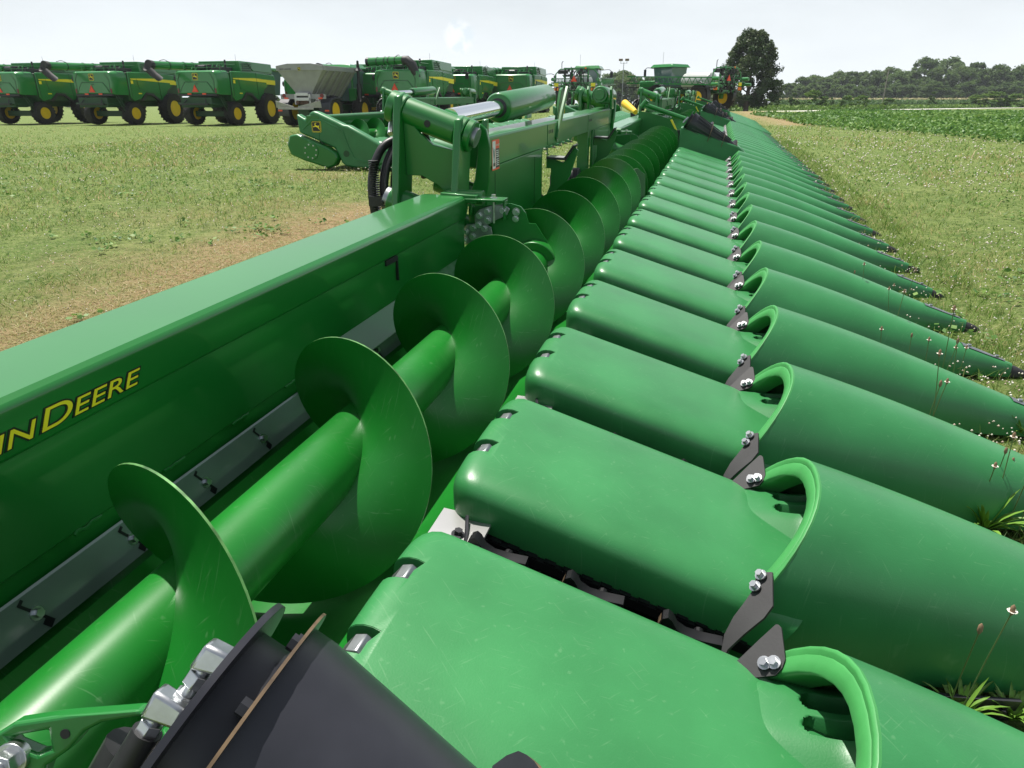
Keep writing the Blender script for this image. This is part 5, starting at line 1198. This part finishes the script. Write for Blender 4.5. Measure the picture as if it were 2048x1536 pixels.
for i, (px, top, dp, wd, v, lab) in enumerate([(1585, 188, 150, 1.4, 1, 'small dark bush beside the gravel road, nearest the big tree'), (1624, 184, 155, 1.7, 0, 'rounded grey green bush beyond the gravel road'), (1662, 196, 160, 1.0, 1, 'narrow dark shrub beyond the gravel road'),
        (1692, 193, 158, 1.5, 0, 'bright yellow green bush beyond the gravel road'), (1720, 193, 160, 1.6, 0, 'bright bush touching its twin left of the utility pole'), (1862, 186, 190, 1.0, 1, 'dark cone shaped shrub standing right of the utility pole'), (1950, 192, 205, 2.4, 0, 'wide low bush under the far wood on the right'), (1985, 186, 205, 2.6, 0, 'largest bush beyond the road at far right'), (2030, 190, 205, 2.6, 0, 'bush cut off by the right picture edge beyond the road'), (1775, 198, 170, 2.2, 0, 'low weedy bush at the foot of the utility pole'), (1540, 196, 140, 1.6, 0, 'low bush just right of the big tree trunk'), (1450, 196, 130, 2.2, 0, 'low bush left of the big tree trunk')]):
    g = far(px, 212, dp); h = CAMP.z+(205-top)/F_PX*dp-g[2]; b = empty('roadside_bush', lab, 'bush', g, 'bushes along the gravel road', random.uniform(0, 6)); s = h/3; b.scale = (s*wd, s*wd, s); link('foliage', BUSHM[v], b)
pl = far(1764, 209, 175); up = empty('utility_pole', 'grey wooden utility pole in front of the far wood', 'utility pole', pl)
mb = MB(); mb.cyl((0, 0, -.2), (.12, 0, 9.2), .15, .10, 10); part('pole', mb, WOOD, up); mb = MB(); mb.bar((-.5, 0, 8.8), (.7, 0, 8.8), .10, .12); part('crossarm', mb, WOOD, up)
lp = far(1243, 215, 120); li = empty('light_pole', 'tall grey light pole carrying two floodlights', 'light pole', lp)
mb = MB(); mb.cyl((0, 0, 0), (0, 0, 7.6), .07, .05, 10); part('pole', mb, GREYST, li)
mb = MB(); mb.bar((-.55, 0, 7.45), (.55, 0, 7.45), .05, .05); mb.bar((-.5, 0, 7.45), (-.5, 0, 7.85), .05, .05); mb.bar((.5, 0, 7.45), (.5, 0, 7.85), .05, .05); part('bracket', mb, GREYST, li)
for x in (-.52, .52):
    mb = MB(); mb.box((x-.32, -.12, 7.8), (x+.32, .14, 8.15)); part('floodlight', mb, mat('lamp_box_brown', (.16, .12, .09), .5), li, bevel=.03)
# weeds standing up between the snouts
STALK = leaf_mat('weed_stalk', [(.06, .13, .03), (.20, .22, .08), (.30, .20, .12)], .6, .2)
def stalk_mesh(h, kind, seed):
    g = np.random.default_rng(seed); mb = MB(); b = g.uniform(-.12, .12, 2)
    mb.m = 0; mb.tube([(0, 0, 0), (b[0]*h*.4, b[1]*h*.4, h*.5), (b[0]*h, b[1]*h, h)], .0016, 5, sub=3); top = Vector((b[0]*h, b[1]*h, h))
    mb.m = 1; mb.cyl(top-Vector((0, 0, .006)), top+Vector((0, 0, .020)), .0045, .003, 8, prof=[(0, .0025), (.3, .0055), (.8, .0045), (1, .001)])
    if kind:
        mb.m = 2
        for k in range(7):
            a = 2*PI*k/7; p = top+Vector((0, 0, .002)); d = Vector((math.cos(a), math.sin(a), .25)); e = d.cross(Vector((0, 0, 1))).normalized()*.003
            mb.add([p+d*.003-e, p+d*.010-e, p+d*.010+e, p+d*.003+e], [(0, 1, 2, 3)])
    return mb.mesh('stalk', [mat('stalk_green', (.10, .16, .05), .6), mat('seed_head', (.24, .15, .09), .8), mat('pale_petal', (.74, .70, .62), .7)], 40)
SM = [stalk_mesh(.34, 1, 1), stalk_mesh(.30, 0, 2), stalk_mesh(.40, 1, 3), stalk_mesh(.26, 1, 4)]
def hray(px, py, z=0):
    v = TM.to_3x3().inverted() @ ray(px, py); k = (z-1.42)/v.z; return TM @ (Vector((0, 0, 1.42))+v*k)
STK = [(1660, 1010), (1880, 1420), (1890, 1455), (1998, 1000), (2020, 1010), (2030, 1045), (2005, 1035), (1755, 720), (1865, 780), (1893, 790), (1870, 770), (1840, 745), (1900, 775), (1805, 740), (1770, 660), (1650, 640), (1640, 680), (1690, 590), (1715, 610), (1850, 840), (1858, 850), (1830, 880), (1770, 690), (1945, 1020), (1975, 1030), (1960, 1010), (1545, 960), (1780, 600), (1800, 600)]
SORTED = sorted(STK)
for i, (px, py) in enumerate(STK):
    p = hray(px, py+40, .0); o = link('plantain_stalk', SM[i % 4], None, p); o.rotation_euler = (0, 0, i*1.3); s = random.uniform(.85, 1.2); o.scale = (s, s, s)
    tag(o, f'thin {"brown headed" if i % 4 == 1 else "pale flowered"} weed stalk, {nth(SORTED.index((px, py)))} from the left among the snouts', 'weed', 'weed stalks between the snouts')
def tuft_mesh(seed, n=34, ln=.24):
    g = np.random.default_rng(seed); mb = MB()
    for k in range(n):
        a = g.uniform(0, 6.28); L_ = ln*g.uniform(.5, 1.1); w_ = g.uniform(.006, .013); ux, uy = math.cos(a), math.sin(a); rows = []
        out = g.uniform(.35, .95)
        for t in np.linspace(0, 1, 6):
            r_ = L_*out*t; z = L_*(1.15*t-.75*out*t*t); ww = w_*(math.sin(PI*min(1, .12+.88*t))+.05)
            rows.append([(ux*r_-uy*ww, uy*r_+ux*ww, z), (ux*r_, uy*r_, z-.004), (ux*r_+uy*ww, uy*r_-ux*ww, z)])
        mb.sheet(rows)
    return mb.mesh('blade', mat('tuft_leaf', (.13, .26, .035), .45, var=.35, scale=9), 60)
for i, (px, py, s, lab) in enumerate([(1965, 1065, .8, 'bright green plantain tuft between the second and third nearest snouts'), (1915, 1440, .55, 'broad leaved weed tuft beside the nearest snout at lower right'), (2020, 1440, .5, 'small weed tuft against the nearest snout at the right picture edge'), (1870, 765, .35, 'small clover tuft with round leaves under the white flowers'), (2040, 870, .5, 'grass tuft leaning over a snout at the right picture edge')]):
    o = link('weed_tuft', tuft_mesh(200+i, 34 if i < 3 else 20), None, hray(px, py, .02)); o.scale = (s, s, s); tag(o, lab, 'weed', 'leafy weed tufts')
# ------------------------------------------------------------------ the other corn heads
def other_head(label, off, lower, cover, far_cone, near_cone=False, depth=1, rz=0):
    r = bpy.data.objects.new('corn_head', None); COL.objects.link(r); tag(r, label, 'corn head', 'green corn heads parked in the grass')
    r.matrix_world = TM @ Matrix.Translation(off) @ Matrix.Rotation(-lower, 4, 'X') @ Matrix.Rotation(rz, 4, 'Z')
    hidden = ('lettering', 'letter_outline', 'danger_decal', 'chain_lug')
    for o in BASE:
        if o.name.split('.')[0] in hidden: continue
        copy_tree(o, r, depth)
    if cover: end_cover(r)
    if far_cone:
        for o in FAR:
            if o.name.split('.')[0] != 'shaft_guard': copy_tree(o, r, 1)
    if near_cone: build_cone(r, .40, False)
    return r
LOW = TILT-math.atan(.0115)
other_head('second corn head in line, directly beyond the nearest one', (0, 12.35, 0), LOW, False, True)
other_head('farthest corn head of the line, with two black end cones', (.12, 24.95, -.175), LOW, False, True, True, 0)
other_head('corn head on the left with a badge on its rounded end shield', (-5.5, 11.75, 0), LOW, True, False)
other_head('corn head showing only its badge shield above the nearest one', (-4.35, 27.6, -.28), LOW, True, False, False, 0)
# ------------------------------------------------------------------ combines, spreader, sprayers
def at_rear(o, px, py, label, rz=0, s=1):
    """stand the machine so that its right rear tyre touches this ground point"""
    p = gnd(px, py); o.rotation_euler = (0, 0, rz); o.scale = (s,)*3
    off = Matrix.Rotation(rz, 3, 'Z') @ Vector((1.55*s, 1.42*s, 0)); q = Vector((p.x-off.x, p.y-off.y, 0)); o.location = (q.x, q.y, float(ground_z(q.x, q.y))); o['label'] = label; return o
CB = make_combine('back'); CD = make_combine('spout_down')
at_rear(CB, 272, 250, 'combine second from the left, folded auger spout hanging over the machine beside it')
at_rear(copy_tree(CB), 92, 249, 'leftmost combine, cut off by the left picture edge')
at_rear(copy_tree(CB), 473, 251, 'combine just left of the grey spreader, dark spout above its left corner')
def by_size(o, px, py, depth, label, rz=0, s=1):
    """stand the machine's rear centre on the ground under this sight line, at this distance"""
    p = wat(px, py, depth); o.location = (p.x, p.y, float(ground_z(p.x, p.y))); o.rotation_euler = (0, 0, rz); o.scale = (s,)*3; o['label'] = label; return o
by_size(copy_tree(CB), 600, 165, 58, 'combine mostly hidden behind the grey spreader, only corner and roof showing')
by_size(copy_tree(CB), 718, 165, 49, 'combine half hidden behind the one with the sideways unloading auger')
by_size(CD, 792, 160, 46, 'combine with a thick unloading auger lying across its rear')
by_size(copy_tree(CB, skip=('unloading_auger',)), 906, 165, 55, 'combine side on behind the one with the sideways auger, without spout in view')
by_size(copy_tree(CB, skip=('unloading_auger',)), 938, 168, 64, 'farthest combine, pale side panel showing past the row')
by_size(copy_tree(CB), 1022, 165, 60, 'combine standing apart in the middle, black spout at its left corner')
SPR = make_spreader(); by_size(SPR, 600, 200, 43.5, SPR['label'])
S1 = make_sprayer(); by_size(S1, 1152, 165, 55, 'sprayer seen from behind, red warning triangle in the middle of its boom rack')
S2 = copy_tree(S1); by_size(S2, 1456, 175, 54, 'sprayer left of the big tree with long booms and tall narrow tyres', rz=R(52))

# ------------------------------------------------------------------ summer haze
hz = MB(); hz.box((-700, -60, -3), (700, 1000, 24)); hm = bpy.data.materials.new('haze'); hm.use_nodes = True; t = hm.node_tree; t.nodes.remove(t.nodes['Principled BSDF'])
vp = t.nodes.new('ShaderNodeVolumePrincipled'); vp.inputs['Color'].default_value = (.86, .92, 1, 1); vp.inputs['Density'].default_value = .0002; vp.inputs['Anisotropy'].default_value = .3
t.links.new(vp.outputs[0], t.nodes['Material Output'].inputs['Volume']); o = part('haze', hz, hm, smooth=0); o['kind'] = 'stuff'
